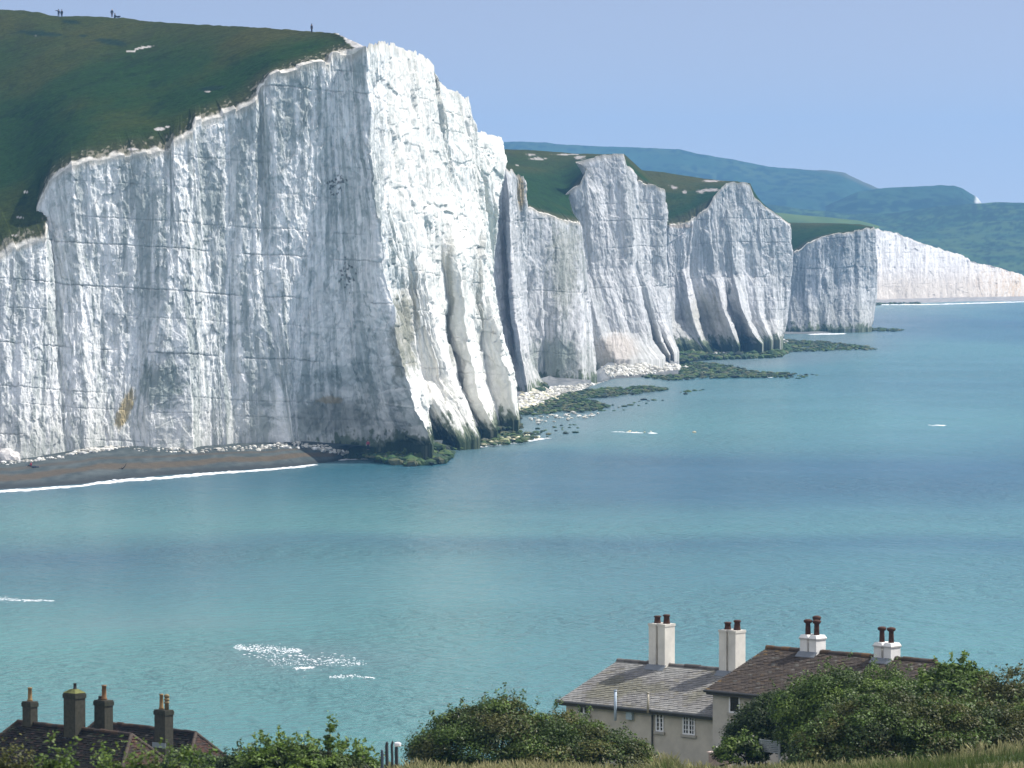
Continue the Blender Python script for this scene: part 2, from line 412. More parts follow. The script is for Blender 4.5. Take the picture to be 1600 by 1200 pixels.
e1, s1, u1 = make_cliff("chalk_cliff", "tall white chalk cliff of the nearest headland above the shingle beach", S1, 470, 1, 1.15, 0.4, 1.0, 0.95, stain_shade1, 1.0, clean=clean1, jagf=lambda p: np.where(p > 575, .7, 1.0), algx=lambda p: sstep(415, 500, p), facf=lambda p: .3 + .7 * sstep(570, 600, p), wander=lambda p: .10 + 1.0 * sstep(545, 610, p), roughf=lambda p, r: .66 - .21 * sstep(0, 25, p - 574 - .1 * np.maximum(r - 250, 0)), dip=0.055, alglift=1.5)

sky1x = [-400,-200,0,60,93,150,190,220,300,400,487,525,575,640]
sky1y = [0,6,15,20,26,27,28,31.5,37.5,43.5,50,53,64,66]
def sr1(p): return np.interp(p, sky1x, sky1y)
def sd1(p): return np.interp(p, [-400, 0, 200, 525, 640], [1010, 945, 905, 812, 806])
epx1, erow1 = to_px(e1)
i_ar = int(np.argmin(np.abs(u1[:, 0] - 574) + 100 * (np.arange(len(u1)) < 10)))
n_e = len(e1)
tp1 = np.interp(np.arange(n_e), [0, i_ar * .25, i_ar * .5, i_ar * .75, i_ar * .93, i_ar], [-360, 30, 215, 370, 500, 530])
def scars1(px, row, e, n2, mix):
    g = lambda cx, cy, sx, sy, sl=0: np.exp(-((px - cx) / sx) ** 2 - ((row - cy - sl * (px - cx)) / sy) ** 2)
    for a in ((222, 74, 17, 3.4, -.12), (205, 80, 15, 2.0, -.03), (250, 202, 11, 4, .0), (207, 233, 8, 2, 0), (262, 198, 5, 2, 0), (40, 300, 6, 1.5, 0), (22, 368, 9, 2, 0), (32, 340, 9, 1.6, 0), (325, 143, 10, 2, 0), (55, 55, 5, 1.2, 0)):
        mix((0.50, 0.47, 0.45), sstep(.45, .7, g(*a) + .55 * e + .3 * n2 - .12))
    mix((0.66, 0.63, 0.59), sstep(-3, 3, px - 527 - (row - 53) * 1.25 + 6 * e))
    for a in ((110, 34, 16, 4, .1), (60, 52, 50, 5, .08), (175, 66, 34, 6, .12), (130, 56, 10, 2, 0), (330, 138, 30, 5, -.1)):
        mix((0.010, 0.026, 0.016), sstep(.35, .75, g(*a) + .3 * e) * .9)
ar_edge = e1[:i_ar + 1]
T1 = make_turf("grass_hill", "dark green sheep-cropped hilltop above the nearest chalk cliff", ar_edge, u1[:i_ar + 1], lambda up, q: tp1[:i_ar + 1], sr1, sd1, 150, 3, scars1, 2.6, 1.5)
# hill behind the sunlit buttresses: drops back from their brink
lit = e1[i_ar:]
def back_strip(name, label, edge, dx=-14, dy=40, dz=-7, n=14):
    G = []
    for k in range(n):
        q = k / (n - 1)
        p = edge + np.array([dx, dy, 0]) * q * q + np.array([0, 0, dz]) * q ** 1.3
        G.append(p)
    G = np.array(G).transpose(1, 0, 2)
    d = np.linalg.norm(G - G[:, :1], axis=-1); e = fbm(G[..., 0] / 1.5, G[..., 1] / 1.5, d * 0, 3, 44)
    m = sstep(1.3, .4, d + 1.2 * e)[..., None]
    col = np.array([.03, .05, .025]) * (1 - m) + np.array([.5, .47, .4]) * m
    return tag(mesh_np(name, G.reshape(-1, 3), grid_faces(G.shape[0], n), M_turf, col.reshape(-1, 3)), label, "hill", kind='structure')
back_strip("hill_brow", "grassy brow dropping away behind the sunlit buttresses", lit)

# ---- second headland: buttress, shaded bay, tall face
S2a = [
 [(762,262,1075),(768,400,1076),(783,598,1066)],
 [(780,262,1079),(784,300,1080),(790,400,1082),(798,500,1078),(804,560,1072),(812,606,1062)],
 [(790,264,1080),(795,310,1078),(797,400,1076),(806,500,1070),(814,560,1063),(824,609,1057)],
 [(803,268,1092),(805,310,1094),(812,400,1098),(818,500,1100),(826,560,1098),(842,604,1090)],
 [(818,274,1094),(821,320,1097),(822,400,1104),(824,500,1110),(834,575,1112),(848,598,1108)],
 [(812,300,1150),(816,500,1150),(835,590,1146)],
]
def stain2(px, row, z, mott, streak, mix):
    g = lambda cx, cy, sx, sy: np.exp(-((px - cx) / sx) ** 2 - ((row - cy) / sy) ** 2)
    mix((0.42, 0.31, 0.16), sstep(.4, .8, g(812, 300, 9, 38) + .3 * mott) * .85)
    mix((0.25, 0.26, 0.21), sstep(.4, .9, g(880, 420, 40, 110) + .3 * mott + .2 * streak) * .6)
    mix((0.22, 0.26, 0.22), sstep(.35, .9, g(870, 560, 60, 40) + .3 * mott + .3 * streak) * .7)
    mix((0.5, 0.42, 0.35), sstep(.4, .9, g(965, 545, 45, 35) + .2 * mott) * .5)
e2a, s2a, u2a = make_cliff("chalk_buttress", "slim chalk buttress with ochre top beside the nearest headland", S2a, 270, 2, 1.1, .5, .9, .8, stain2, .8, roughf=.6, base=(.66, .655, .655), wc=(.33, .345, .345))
S2b = [
 [(806,318,1148),(810,450,1150),(826,594,1142)], [(822,323,1150),(826,450,1151),(838,592,1144)], [(845,334,1154),(848,450,1153),(852,588,1147)],
 [(872,341,1158),(872,460,1153),(870,590,1143)], [(900,347,1166),(904,450,1158),(910,592,1140)], [(907,349,1172),(920,470,1163),(931,590,1147)],
 [(898,350,1232),(912,470,1232),(922,585,1232)],
]
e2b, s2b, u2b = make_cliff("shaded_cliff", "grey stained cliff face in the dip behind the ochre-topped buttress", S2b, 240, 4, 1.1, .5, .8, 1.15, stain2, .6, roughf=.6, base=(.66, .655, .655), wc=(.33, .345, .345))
S2c = [
 [(846,346,1228.0),(885,585,1226.7)], [(869,331,1226.0),(890,450,1226.0),(912,584,1222.0)], [(869,316,1226.0),(900,450,1224.0),(928,574,1214.0)],
 [(906,290,1227.0),(914,420,1226.7),(944,562,1212.0)], [(917,265,1228.0),(928,420,1227.0),(955,520,1222.0),(962,562,1204.0)],
 [(899,250,1232.8),(930,300,1229.4),(946,420,1228.0),(970,520,1222.0),(985,563,1204.0)], [(940,242,1234.2),(958,420,1229.4),(985,520,1226.0),(1008,562,1208.0)],
 [(974,241,1236.2),(980,300,1234.2),(988,420,1232.1),(1005,500,1228.7),(1020,540,1222.0),(1038,560,1214.0)],
 [(979,258,1238.2),(984,300,1237.6),(993,420,1236.9),(1006,480,1238.2),(1022,530,1238.2),(1040,556,1232.8)],
 [(990,266,1241.6),(992,300,1241.0),(1004,430,1238.2),(1022,500,1236.9),(1036,535,1232.5),(1048,556,1228.0)],
 [(992,284,1244.4),(1004,430,1241.6),(1020,500,1241.6),(1046,553,1238.2)],
 [(1012,288,1245.7),(1020,430,1245.0),(1032,500,1241.6),(1054,553,1233.5)], [(1039,297,1248.4),(1041,340,1248.4),(1040,450,1247.8),(1049,520,1244.4),(1061,549,1240.3)],
 [(1030,310,1268.2),(1035,450,1268.2),(1050,545,1268.2)],
]
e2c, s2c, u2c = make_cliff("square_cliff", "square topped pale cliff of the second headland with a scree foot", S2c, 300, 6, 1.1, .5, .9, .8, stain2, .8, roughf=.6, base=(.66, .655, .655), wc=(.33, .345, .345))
e2 = np.concatenate([e2b[:-20], e2c[15:]]); u2 = np.concatenate([u2b[:-20], u2c[15:]])
def scars2(px, row, e, n2, mix):
    g = lambda cx, cy, sx, sy: np.exp(-((px - cx) / sx) ** 2 - ((row - cy) / sy) ** 2)
    for a in ((842, 248, 18, 3.2), (830, 242, 12, 2), (885, 241.5, 26, 1.6), (905, 246, 14, 3.5), (808, 258, 4, 1.5)):
        mix((0.36, 0.34, 0.32), sstep(.45, .75, g(*a) + .5 * e + .3 * n2 - .1))
def keep(e, u, lo, hi):
    m = (u[:, 0] >= lo) & (u[:, 0] <= hi); return e[m], u[m]
make_turf("grass_hill", "dark turf slope of the second headland between two white cliffs", np.concatenate([e2b[:-25], e2c[22:]]), np.concatenate([u2b[:-25], u2c[22:]]),
          [740, 770, 800, 825, 850, 868, 885, 905, 930, 960, 985, 1012, 1030, 1036], lambda p: np.interp(p, [740, 784, 850, 900, 975, 1040], [229, 231.5, 235, 239.5, 240.5, 300]), lambda p: 1330 + 0 * p, 70, 23, scars2, 1.3, 1.4)

# ---- third headland
S3 = [
 [(1024,360,1401.2),(1030,545,1388.0)], [(1046,353,1400.0),(1044,450,1398.0),(1052,554,1380.0)], [(1062,350,1401.9),(1054,430,1400.9),(1066,500,1396.0),(1088,553,1374.0)],
 [(1076,345,1403.2),(1066,420,1401.9),(1080,490,1391.0),(1096,530,1380.0),(1112,552,1368.0)], [(1084,340,1404.8),(1078,430,1404.5),(1096,500,1404.6),(1116,546,1398.0)],
 [(1096,332,1405.8),(1104,430,1406.1),(1124,500,1400.0),(1138,542,1388.0)], [(1103,327,1406.3),(1116,430,1406.9),(1130,480,1395.0),(1142,515,1383.0),(1154,543,1373.0)],
 [(1118,306,1408.5),(1126,430,1409.2),(1138,480,1405.8),(1156,540,1401.2)], [(1128,292,1409.6),(1138,430,1410.3),(1142,460,1405.8),(1150,470,1402.3),(1162,538,1400.0)],
 [(1134,284,1410.6),(1146,430,1410.2),(1160,480,1396.0),(1176,520,1384.0),(1192,538,1378.0)], [(1150,284,1413.2),(1162,430,1414.0),(1174,500,1409.3),(1194,534,1403.5)],
 [(1172,287,1415.7),(1180,430,1415.8),(1188,500,1408.1),(1204,533,1401.2)], [(1178,305,1417.1),(1190,400,1417.9),(1196,500,1413.9),(1208,532,1408.1)],
 [(1194,322,1419.0),(1204,430,1419.3),(1210,500,1413.9),(1218,532,1407.0)], [(1211,334,1421.1),(1216,430,1421.0),(1218,500,1417.4),(1222,531,1412.8)],
 [(1235,350,1424.2),(1238,400,1424.4),(1233,480,1423.2),(1223,530,1420.9)], [(1228,360,1432.0),(1225,450,1458.0),(1215,525,1458.0)],
]
def stain3(px, row, z, mott, streak, mix):
    g = lambda cx, cy, sx, sy: np.exp(-((px - cx) / sx) ** 2 - ((row - cy) / sy) ** 2)
    mix((0.50, 0.40, 0.32), sstep(.4, .8, g(1060, 352, 28, 5) + .3 * mott) * .7)
    mix((0.10, 0.11, 0.10), sstep(.5, .8, g(1139, 455, 5, 8) + .3 * mott) * .8)
    mix((0.30, 0.30, 0.24), sstep(.4, .9, g(1100, 490, 40, 50) + .3 * mott + .2 * streak) * .5)
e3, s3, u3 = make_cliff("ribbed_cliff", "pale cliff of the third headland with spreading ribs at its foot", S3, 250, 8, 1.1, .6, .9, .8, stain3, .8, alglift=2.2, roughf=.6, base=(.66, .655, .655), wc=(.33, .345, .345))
def scars3(px, row, e, n2, mix):
    g = lambda cx, cy, sx, sy: np.exp(-((px - cx) / sx) ** 2 - ((row - cy) / sy) ** 2)
    for a in ((1110, 297, 20, 4), (1095, 300, 9, 4), (1052, 293, 9, 4), (1070, 300, 6, 3), (1112, 283, 22, 2)):
        mix((0.36, 0.33, 0.32), sstep(.45, .75, g(*a) + .5 * e + .3 * n2 - .1))
make_turf("grass_hill", "dark turf slope of the third headland marked by chalk scars", e3[:-6], u3[:-6], [960, 990, 1012, 1040, 1062, 1085, 1105, 1120, 1128, 1134, 1152, 1174, 1182, 1196, 1213, 1232],
          lambda p: np.interp(p, [960, 990, 1030, 1060, 1090, 1128, 1150, 1172, 1180, 1196, 1213, 1238], [258, 265, 269, 274, 279, 283, 284, 287, 305, 322, 334, 352]), lambda p: 1490 + 0 * p, 60, 33, scars3, 1.3, 1.4)

# ---- fourth headland
S4 = [
 [(1205,430,1640),(1212,520,1640)], [(1238,400,1640),(1238,460,1640),(1236,519,1634)], [(1262,380,1642),(1262,450,1641),(1264,517,1634)], [(1282,372,1644),(1282,516,1638)],
 [(1300,366,1645),(1302,450,1645),(1300,516,1638)], [(1340,359,1650),(1340,440,1649),(1342,514,1640)],
 [(1366,355,1655),(1369,400,1655),(1369,450,1655),(1365,480,1652),(1360,513,1648)], [(1352,362,1720),(1350,512,1720)],
]
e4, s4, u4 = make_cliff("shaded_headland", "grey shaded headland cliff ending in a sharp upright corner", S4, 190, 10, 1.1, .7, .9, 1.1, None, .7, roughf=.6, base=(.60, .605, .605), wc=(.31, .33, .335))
make_turf("grass_hill", "dark grass slope behind the sharp cornered grey headland", e4[:-6], u4[:-6], [1195, 1220, 1255, 1290, 1330, 1366],
          lambda p: np.interp(p, [1195, 1240, 1280, 1310, 1345, 1366, 1380], [346, 347, 348, 349, 351.5, 355, 360]), lambda p: 1730 + 0 * p, 50, 43, None, 1.2, 1.3)

# ---- far sunlit cliff
S5 = [[(1340,356,2210),(1340,469,2200)], [(1367,357,2225),(1367,467,2213)], [(1400,364,2241),(1400,467,2231)], [(1440,380,2259),(1440,466,2247)], [(1480,392,2277),(1480,465,2265)],
      [(1512,402,2291),(1512,464,2279)], [(1516,408,2295),(1520,464,2285)], [(1555,417,2309),(1555,463,2297)], [(1602,431,2333),(1602,462,2321)], [(1680,452,2375),(1680,461,2367)]]
def stain5(px, row, z, mott, streak, mix):
    mix((0.55, 0.40, 0.25), sstep(1490, 1600, px) * sstep(-.3, .5, mott + .5 * streak) * .8)
    mix((0.62, 0.50, 0.38), sstep(20, 6, z) * .35)
e5, s5, u5 = make_cliff("sunlit_cliff", "far white cliff in full sun running down to the beach", S5, 140, 12, 1.3, .6, .9, .75, stain5, .6, roughf=.45, base=(.84, .82, .80), wc=(.50, .48, .47), algae=0.0, footd=1.2)

# ---- far hills
def far_hill(name, label, pts, base_row, d0, d1, colf, nu=260, nv=60, seed=0, amp=1.0):
    pts = np.array(pts, float); px = np.linspace(pts[0, 0], pts[-1, 0], nu); rs = np.interp(px, pts[:, 0], pts[:, 1])
    rs = rs + fbm(px / 14, px * 0, px * 0, 3, seed) * 0.8 * amp
    G = []
    for v in np.linspace(0, 1, nv): G.append(P(px, base_row + (rs - base_row) * v, d0 + (d1 - d0) * v ** 1.3))
    for k in (1, 2, 3, 4): G.append(P(px, rs + 2.5 * k * k, d1 + 60 * k))
    G = np.array(G).transpose(1, 0, 2)
    x, y = G[..., 0], G[..., 1]
    und = fbm(x / 60, y / 90, x * 0, 4, seed + 5)
    vv = np.concatenate([np.linspace(0, 1, nv), np.ones(4)])[None]
    G[..., 2] += und * 4.0 * amp * np.sin(np.clip(vv, 0, 1) * math.pi)
    qx, qr = to_px(G)
    col = colf(qx, qr, x, y)
    return tag(mesh_np(name, G.reshape(-1, 3), grid_faces(nu, nv + 4), M_far, col.reshape(-1, 3)), label, "hill", kind='structure')
def lerp(a, b, m): return np.asarray(a) * (1 - m[..., None]) + np.asarray(b) * m[..., None]
def colA(px, row, x, y):
    n = fbm(x / 45, y / 120, x * 0, 4, 61); n2 = fbm(x / 7, y / 22, x * 0, 3, 63)
    c = lerp((.022, .058, .036), (.036, .07, .038), sstep(-.2, .4, n))
    skyr = np.interp(px, [700, 1060, 1310, 1372], [222, 233, 267, 294])
    c = lerp(c, np.array([.008, .028, .022]), sstep(.0, .35, n2 + .5 * n + .35 * sstep(18, 42, row - skyr) - .12))
    c = lerp(c, np.array([.09, .09, .06]), sstep(8, 2, row - skyr) * sstep(1180, 1230, px) * .8)
    return c
far_hill("far_hill", "long blue hazy hill along the skyline", [(560,224),(700,219),(784,222.5),(800,221),(850,222.5),(880,226),(950,229),(1000,231),(1060,233),(1090,240),(1150,250),(1200,260),(1250,264),(1300,267),(1320,270),(1350,285),(1372,294),(1420,312)], 352, 4900, 5500, colA, seed=60)
def colB(px, row, x, y):
    n = fbm(x / 45, y / 120, x * 0, 4, 71); n2 = fbm(x / 8, y / 25, x * 0, 3, 73)
    c = lerp((.022, .06, .038), (.03, .07, .038), sstep(-.2, .4, n))
    c = lerp(c, np.array([.010, .03, .022]), sstep(.05, .4, n2 + .4 * sstep(300, 318, row)))
    return lerp(c, np.array([.6, .6, .58]), sstep(1521, 1527, px + 3 * n2) * sstep(322, 314, row) * .9)
far_hill("headland_hill", "farthest headland hill ending above the wooded slope", [(1290,322),(1340,300),(1372,294.5),(1420,291.5),(1470,289.5),(1490,290),(1505,295),(1518,303),(1528,309),(1534,318),(1545,330)], 350, 4400, 4700, colB, seed=70, nu=160)
def colC(px, row, x, y):
    n = fbm(x / 30, y / 60, x * 0, 4, 81); n2 = fbm(x / 4.5, y / 14, x * 0, 4, 83, .65)
    c = lerp((.024, .068, .036), (.048, .095, .04), sstep(-.2, .45, n + .25 * sstep(350, 400, row)))
    return lerp(c, np.array([.008, .028, .018]), sstep(-.1, .3, n2 - .25 * n + .22 * sstep(365, 335, row)) * .92)
far_hill("wooded_hill", "green hillside speckled with scrub behind the far sunlit cliff", [(1060,300),(1150,312),(1250,326),(1330,334),(1380,334),(1420,329),(1460,323),(1500,319.5),(1560,315.5),(1600,317),(1700,322)], 452, 3000, 4000, colC, seed=80)
def colD(px, row, x, y):
    n = fbm(x / 20, y / 60, x * 0, 3, 91)
    return lerp((.055, .105, .04), (.075, .125, .045), sstep(-.2, .4, n))
far_hill("green_field", "strip of bright green field above the grey headland", [(1150,326),(1215,332),(1250,336),(1300,340),(1345,345),(1374,353)], 372, 2350, 2550, colD, seed=90, nu=80, nv=24, amp=.3)

# ------------------------------------------------------------------ sea
xs = np.unique(np.concatenate([np.array([-7000, -4000, -2000, -1000, -600, -400]), np.arange(-320, 321, 6.0), np.array([400, 600, 1000, 2000, 4000, 7000])]))
ys = np.unique(np.concatenate([np.array([-800, -200, 50, 150, 230]), np.arange(280, 1000, 6.0), np.arange(1000, 2600, 16.0), np.array([2800, 3200, 4000, 5000, 6200])]))
gx, gy = np.meshgrid(xs, ys, indexing='ij')
sv = np.stack([gx, gy, 0 * gx], -1)
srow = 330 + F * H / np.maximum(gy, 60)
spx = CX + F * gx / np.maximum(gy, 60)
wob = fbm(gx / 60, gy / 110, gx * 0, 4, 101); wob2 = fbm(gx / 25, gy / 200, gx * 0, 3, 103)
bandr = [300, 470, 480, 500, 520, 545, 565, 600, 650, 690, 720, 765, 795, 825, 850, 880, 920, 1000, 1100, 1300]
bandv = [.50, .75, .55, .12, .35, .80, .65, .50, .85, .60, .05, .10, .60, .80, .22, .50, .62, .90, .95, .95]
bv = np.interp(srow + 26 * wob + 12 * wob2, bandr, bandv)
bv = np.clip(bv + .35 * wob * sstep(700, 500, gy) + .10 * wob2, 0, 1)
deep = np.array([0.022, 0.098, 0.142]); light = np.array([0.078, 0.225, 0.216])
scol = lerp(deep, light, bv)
# milky chalk water close under the cliffs
shore_px = np.interp(srow, [470, 515, 540, 560, 590, 640, 690, 720, 765], [1360, 1360, 1330, 1240, 1000, 930, 820, 560, 0])
milk = sstep(170, -20, spx - shore_px + 60 * wob) * sstep(780, 690, srow) * sstep(460, 500, srow)
scol = lerp(scol, np.array([.12, .18, .20]), milk * .75)
sandy = np.exp(-((spx - 470) / 130) ** 2 - ((srow - 1030) / 22) ** 2) * .6 + np.exp(-((spx - 240) / 160) ** 2 - ((srow - 975) / 14) ** 2) * .3
scol = lerp(scol, np.array([.12, .17, .18]), sandy)
M_sea, nt, b = nmat("sea water"); L = nt.links
a_ = N(nt, "ShaderNodeAttribute", attribute_name="Col"); g_ = N(nt, "ShaderNodeNewGeometry")
mp1 = N(nt, "ShaderNodeMapping"); mp1.inputs["Scale"].default_value = (0.85, 0.80, 1); L.new(g_.outputs["Position"], mp1.inputs["Vector"])
n1 = N(nt, "ShaderNodeTexNoise", i_Scale=0.55, i_Detail=5.0, i_Roughness=0.62); L.new(mp1.outputs[0], n1.inputs["Vector"])
n2 = N(nt, "ShaderNodeTexNoise", i_Scale=0.09, i_Detail=4.0, i_Roughness=0.6); L.new(mp1.outputs[0], n2.inputs["Vector"])
bp1 = N(nt, "ShaderNodeBump", i_Strength=1.0, i_Distance=1.8); L.new(n1.outputs[0], bp1.inputs["Height"])
n3 = N(nt, "ShaderNodeTexNoise", i_Scale=0.02, i_Detail=3.0); L.new(mp1.outputs[0], n3.inputs["Vector"]); mr3 = N(nt, "ShaderNodeMapRange"); mr3.inputs[1].default_value = .35; mr3.inputs[2].default_value = .65; mr3.inputs[3].default_value = .45; mr3.inputs[4].default_value = 1.0
L.new(n3.outputs[0], mr3.inputs[0]); L.new(mr3.outputs[0], bp1.inputs["Strength"])
bp2 = N(nt, "ShaderNodeBump", i_Strength=0.6, i_Distance=2.0); L.new(n2.outputs[0], bp2.inputs["Height"]); L.new(bp1.outputs[0], bp2.inputs["Normal"])
L.new(bp2.outputs[0], b.inputs["Normal"]); L.new(a_.outputs["Color"], b.inputs["Base Color"])
b.inputs["Roughness"].default_value = 0.24; b.inputs["IOR"].default_value = 1.33; b.inputs["Specular IOR Level"].default_value = 0.4
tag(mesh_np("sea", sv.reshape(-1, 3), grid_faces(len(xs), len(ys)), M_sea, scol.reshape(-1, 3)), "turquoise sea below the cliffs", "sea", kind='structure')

# ------------------------------------------------------------------ beaches
BEACH = {}
def on_beach(px, row):
    best = None
    for k, (a, b, g) in BEACH.items():
        dd = (a - px) ** 2 + (b - row) ** 2; i = int(np.argmin(dd))
        if best is None or dd[i] < best[0]: best = (dd[i], g[i])
    return best[1] if best[0] < 40 else Pz(px, row, .2)
def beach(name, label, top, water, cols, n=40, nu=160, ztop=None, seed=0, under=14.0):
    px = np.linspace(top[0][0], top[-1][0], nu)
    tr = np.interp(px, [t[0] for t in top], [t[1] for t in top]); td = np.interp(px, [t[0] for t in top], [t[2] for t in top])
    wr = np.interp(px, [t[0] for t in water], [t[1] for t in water])
    A = P(px, tr, td); B = Pz(px, wr, -0.05)
    B2 = B.copy(); B2[:, 1] -= 10; B2[:, 2] = -1.2
    A2 = A.copy(); A2[:, 1] += under; A2[:, 2] += under * .03
    G = [B2]
    for v in np.linspace(0, 1, n): G.append(B + (A - B) * v)
    G.append(A2)
    G = np.array(G).transpose(1, 0, 2)
    x, y = G[..., 0], G[..., 1]
    G[..., 2] += fbm(x / 6, y / 14, x * 0, 4, seed) * .12 * sstep(0, .2, np.concatenate([[0], np.linspace(0, 1, n), [1]]))[None]
    qx, qr = to_px(G); BEACH[name] = (qx.ravel(), qr.ravel(), G.reshape(-1, 3))
    v = np.concatenate([[0], np.linspace(0, 1, n), [1]])[None] + 0 * x
    col = cols(qx, qr, x, y, v)
    return tag(mesh_np(name, G.reshape(-1, 3), grid_faces(nu, n + 2), M_shingle, col.reshape(-1, 3)), label, "beach", kind='structure')
def colbeach(px, row, x, y, v):
    n = fbm(x / 9, y / 20, x * 0, 4, 111); n2 = fbm(x / 1.2, y / 3, x * 0, 3, 113)
    c = lerp((.046, .059, .058), (.076, .090, .088), sstep(-.3, .4, n2))
    c = lerp(c, np.array([.088, .064, .036]), sstep(.35, .8, np.exp(-((v - .42 - .12 * n) / .13) ** 2) + .25 * n2) * .85)
    c = lerp(c, np.array([.080, .060, .036]), sstep(.5, .8, np.exp(-((v - .68 - .1 * n) / .06) ** 2) + .2 * n2) * .6)
    c = lerp(c, np.array([.028, .032, .031]), sstep(.26, .08, v + .04 * n) * .9)
    return c
W1 = [(-300,790),(-100,773),(0,766),(60,762),(130,757),(160,752),(250,744),(350,737),(450,730),(520,722),(548,715),(570,713),(620,717),(690,706)]
beach("shingle_beach", "dark shingle beach under the nearest chalk cliff", [(-300,738,750),(0,720,766),(70,713,769),(150,698.5,775),(300,698.5,783),(460,690.5,792),(540,695,799),(600,699,803),(690,697,812)], W1, colbeach, seed=110)
def colgrey(px, row, x, y, v):
    n2 = fbm(x / 1.2, y / 4, x * 0, 3, 123); c = lerp((.12, .13, .135), (.20, .205, .205), sstep(-.3, .4, n2))
    return lerp(c, np.array([.07, .075, .07]), sstep(.3, .05, v) * .7)
beach("cove_beach", "grey pebble cove between the ochre buttress and the second headland", [(800,612,1052),(845,597,1110),(868,590,1143),(930,588,1148),(960,566,1206),(1010,560,1212),(1060,552,1255)], [(800,655),(830,640),(880,622),(925,602),(960,592),(1000,590),(1060,588)], colgrey, seed=120, nu=120)
beach("bay_beach", "narrow grey beach at the foot of the shaded headland", [(1205,517,1642),(1300,514,1650),(1345,512,1652)], [(1205,522.5),(1280,522),(1345,516)], colgrey, seed=130, nu=60, n=16)
def colpale(px, row, x, y, v):
    n2 = fbm(x / 2, y / 6, x * 0, 3, 143); return lerp((.24, .235, .235), (.34, .33, .32), sstep(-.3, .4, n2))
beach("far_beach", "pale beach along the foot of the far sunlit cliff", [(1340,466,2222),(1500,463.5,2285),(1690,460,2385)], [(1340,473),(1445,473.5),(1500,471.5),(1690,470)], colpale, seed=140, nu=80, n=16, under=8)

# ------------------------------------------------------------------ rocks, reefs, rubble, foam
def ico(sub=1):
    bm = bmesh.new(); bmesh.ops.create_icosphere(bm, subdivisions=sub, radius=1.0)
    v = np.array([q.co[:] for q in bm.verts]); f = np.array([[q.index for q in g.verts] for g in bm.faces]); bm.free(); return v, f
IV, IF = ico(1); IV2, IF2 = ico(3)
def rock_field(name, label, regions, mat, seed, kind='stuff', cat="rocks"):
    """regions: (polygon px/row, count, size lo, hi, z, [colours], flat)"""
    rg = np.random.default_rng(seed); VV = []; FF = []; CC = []; n = 0
    for poly, cnt, lo, hi, z0, pal, flat in regions:
        poly = np.array(poly, float); mn = poly.min(0); mx = poly.max(0); got = 0
        while got < cnt:
            p = mn + rg.random(2) * (mx - mn)
            ins = False; j = len(poly) - 1
            for i in range(len(poly)):
                if (poly[i, 1] > p[1]) != (poly[j, 1] > p[1]) and p[0] < (poly[j, 0] - poly[i, 0]) * (p[1] - poly[i, 1]) / (poly[j, 1] - poly[i, 1] + 1e-9) + poly[i, 0]: ins = not ins
                j = i
            if not ins: continue
            got += 1
            s = lo * (hi / lo) ** (rg.random() ** 1.6)
            c = on_beach(p[0], p[1]) if z0 is None else Pz(p[0], p[1], z0)
            k = IV * (1 + rg.uniform(-.28, .28, (len(IV), 1))) * s * np.array([rg.uniform(.8, 1.4), rg.uniform(.8, 1.4), flat * rg.uniform(.6, 1.1)])
            w = rg.uniform(0, 6.28); R = np.array([[math.cos(w), -math.sin(w), 0], [math.sin(w), math.cos(w), 0], [0, 0, 1]])
            VV.append(k @ R.T + c + np.array([0, 0, .1 * s])); FF.append(IF + n); n += len(IV)
            cc = np.array(pal[rg.integers(len(pal))]) * rg.uniform(.75, 1.25); CC.append(np.tile(cc, (len(IV), 1)))
    return tag(mesh_np(name, np.concatenate(VV), np.concatenate(FF), mat, np.concatenate(CC), False), label, cat, kind=kind)
GR = [(.020, .050, .020), (.034, .074, .020), (.060, .095, .022), (.014, .026, .016), (.09, .10, .05)]
WH = [(.62, .60, .54), (.5, .48, .42), (.70, .69, .65), (.35, .34, .3)]
YW = [(.62, .56, .38), (.5, .47, .3), (.68, .64, .5)]
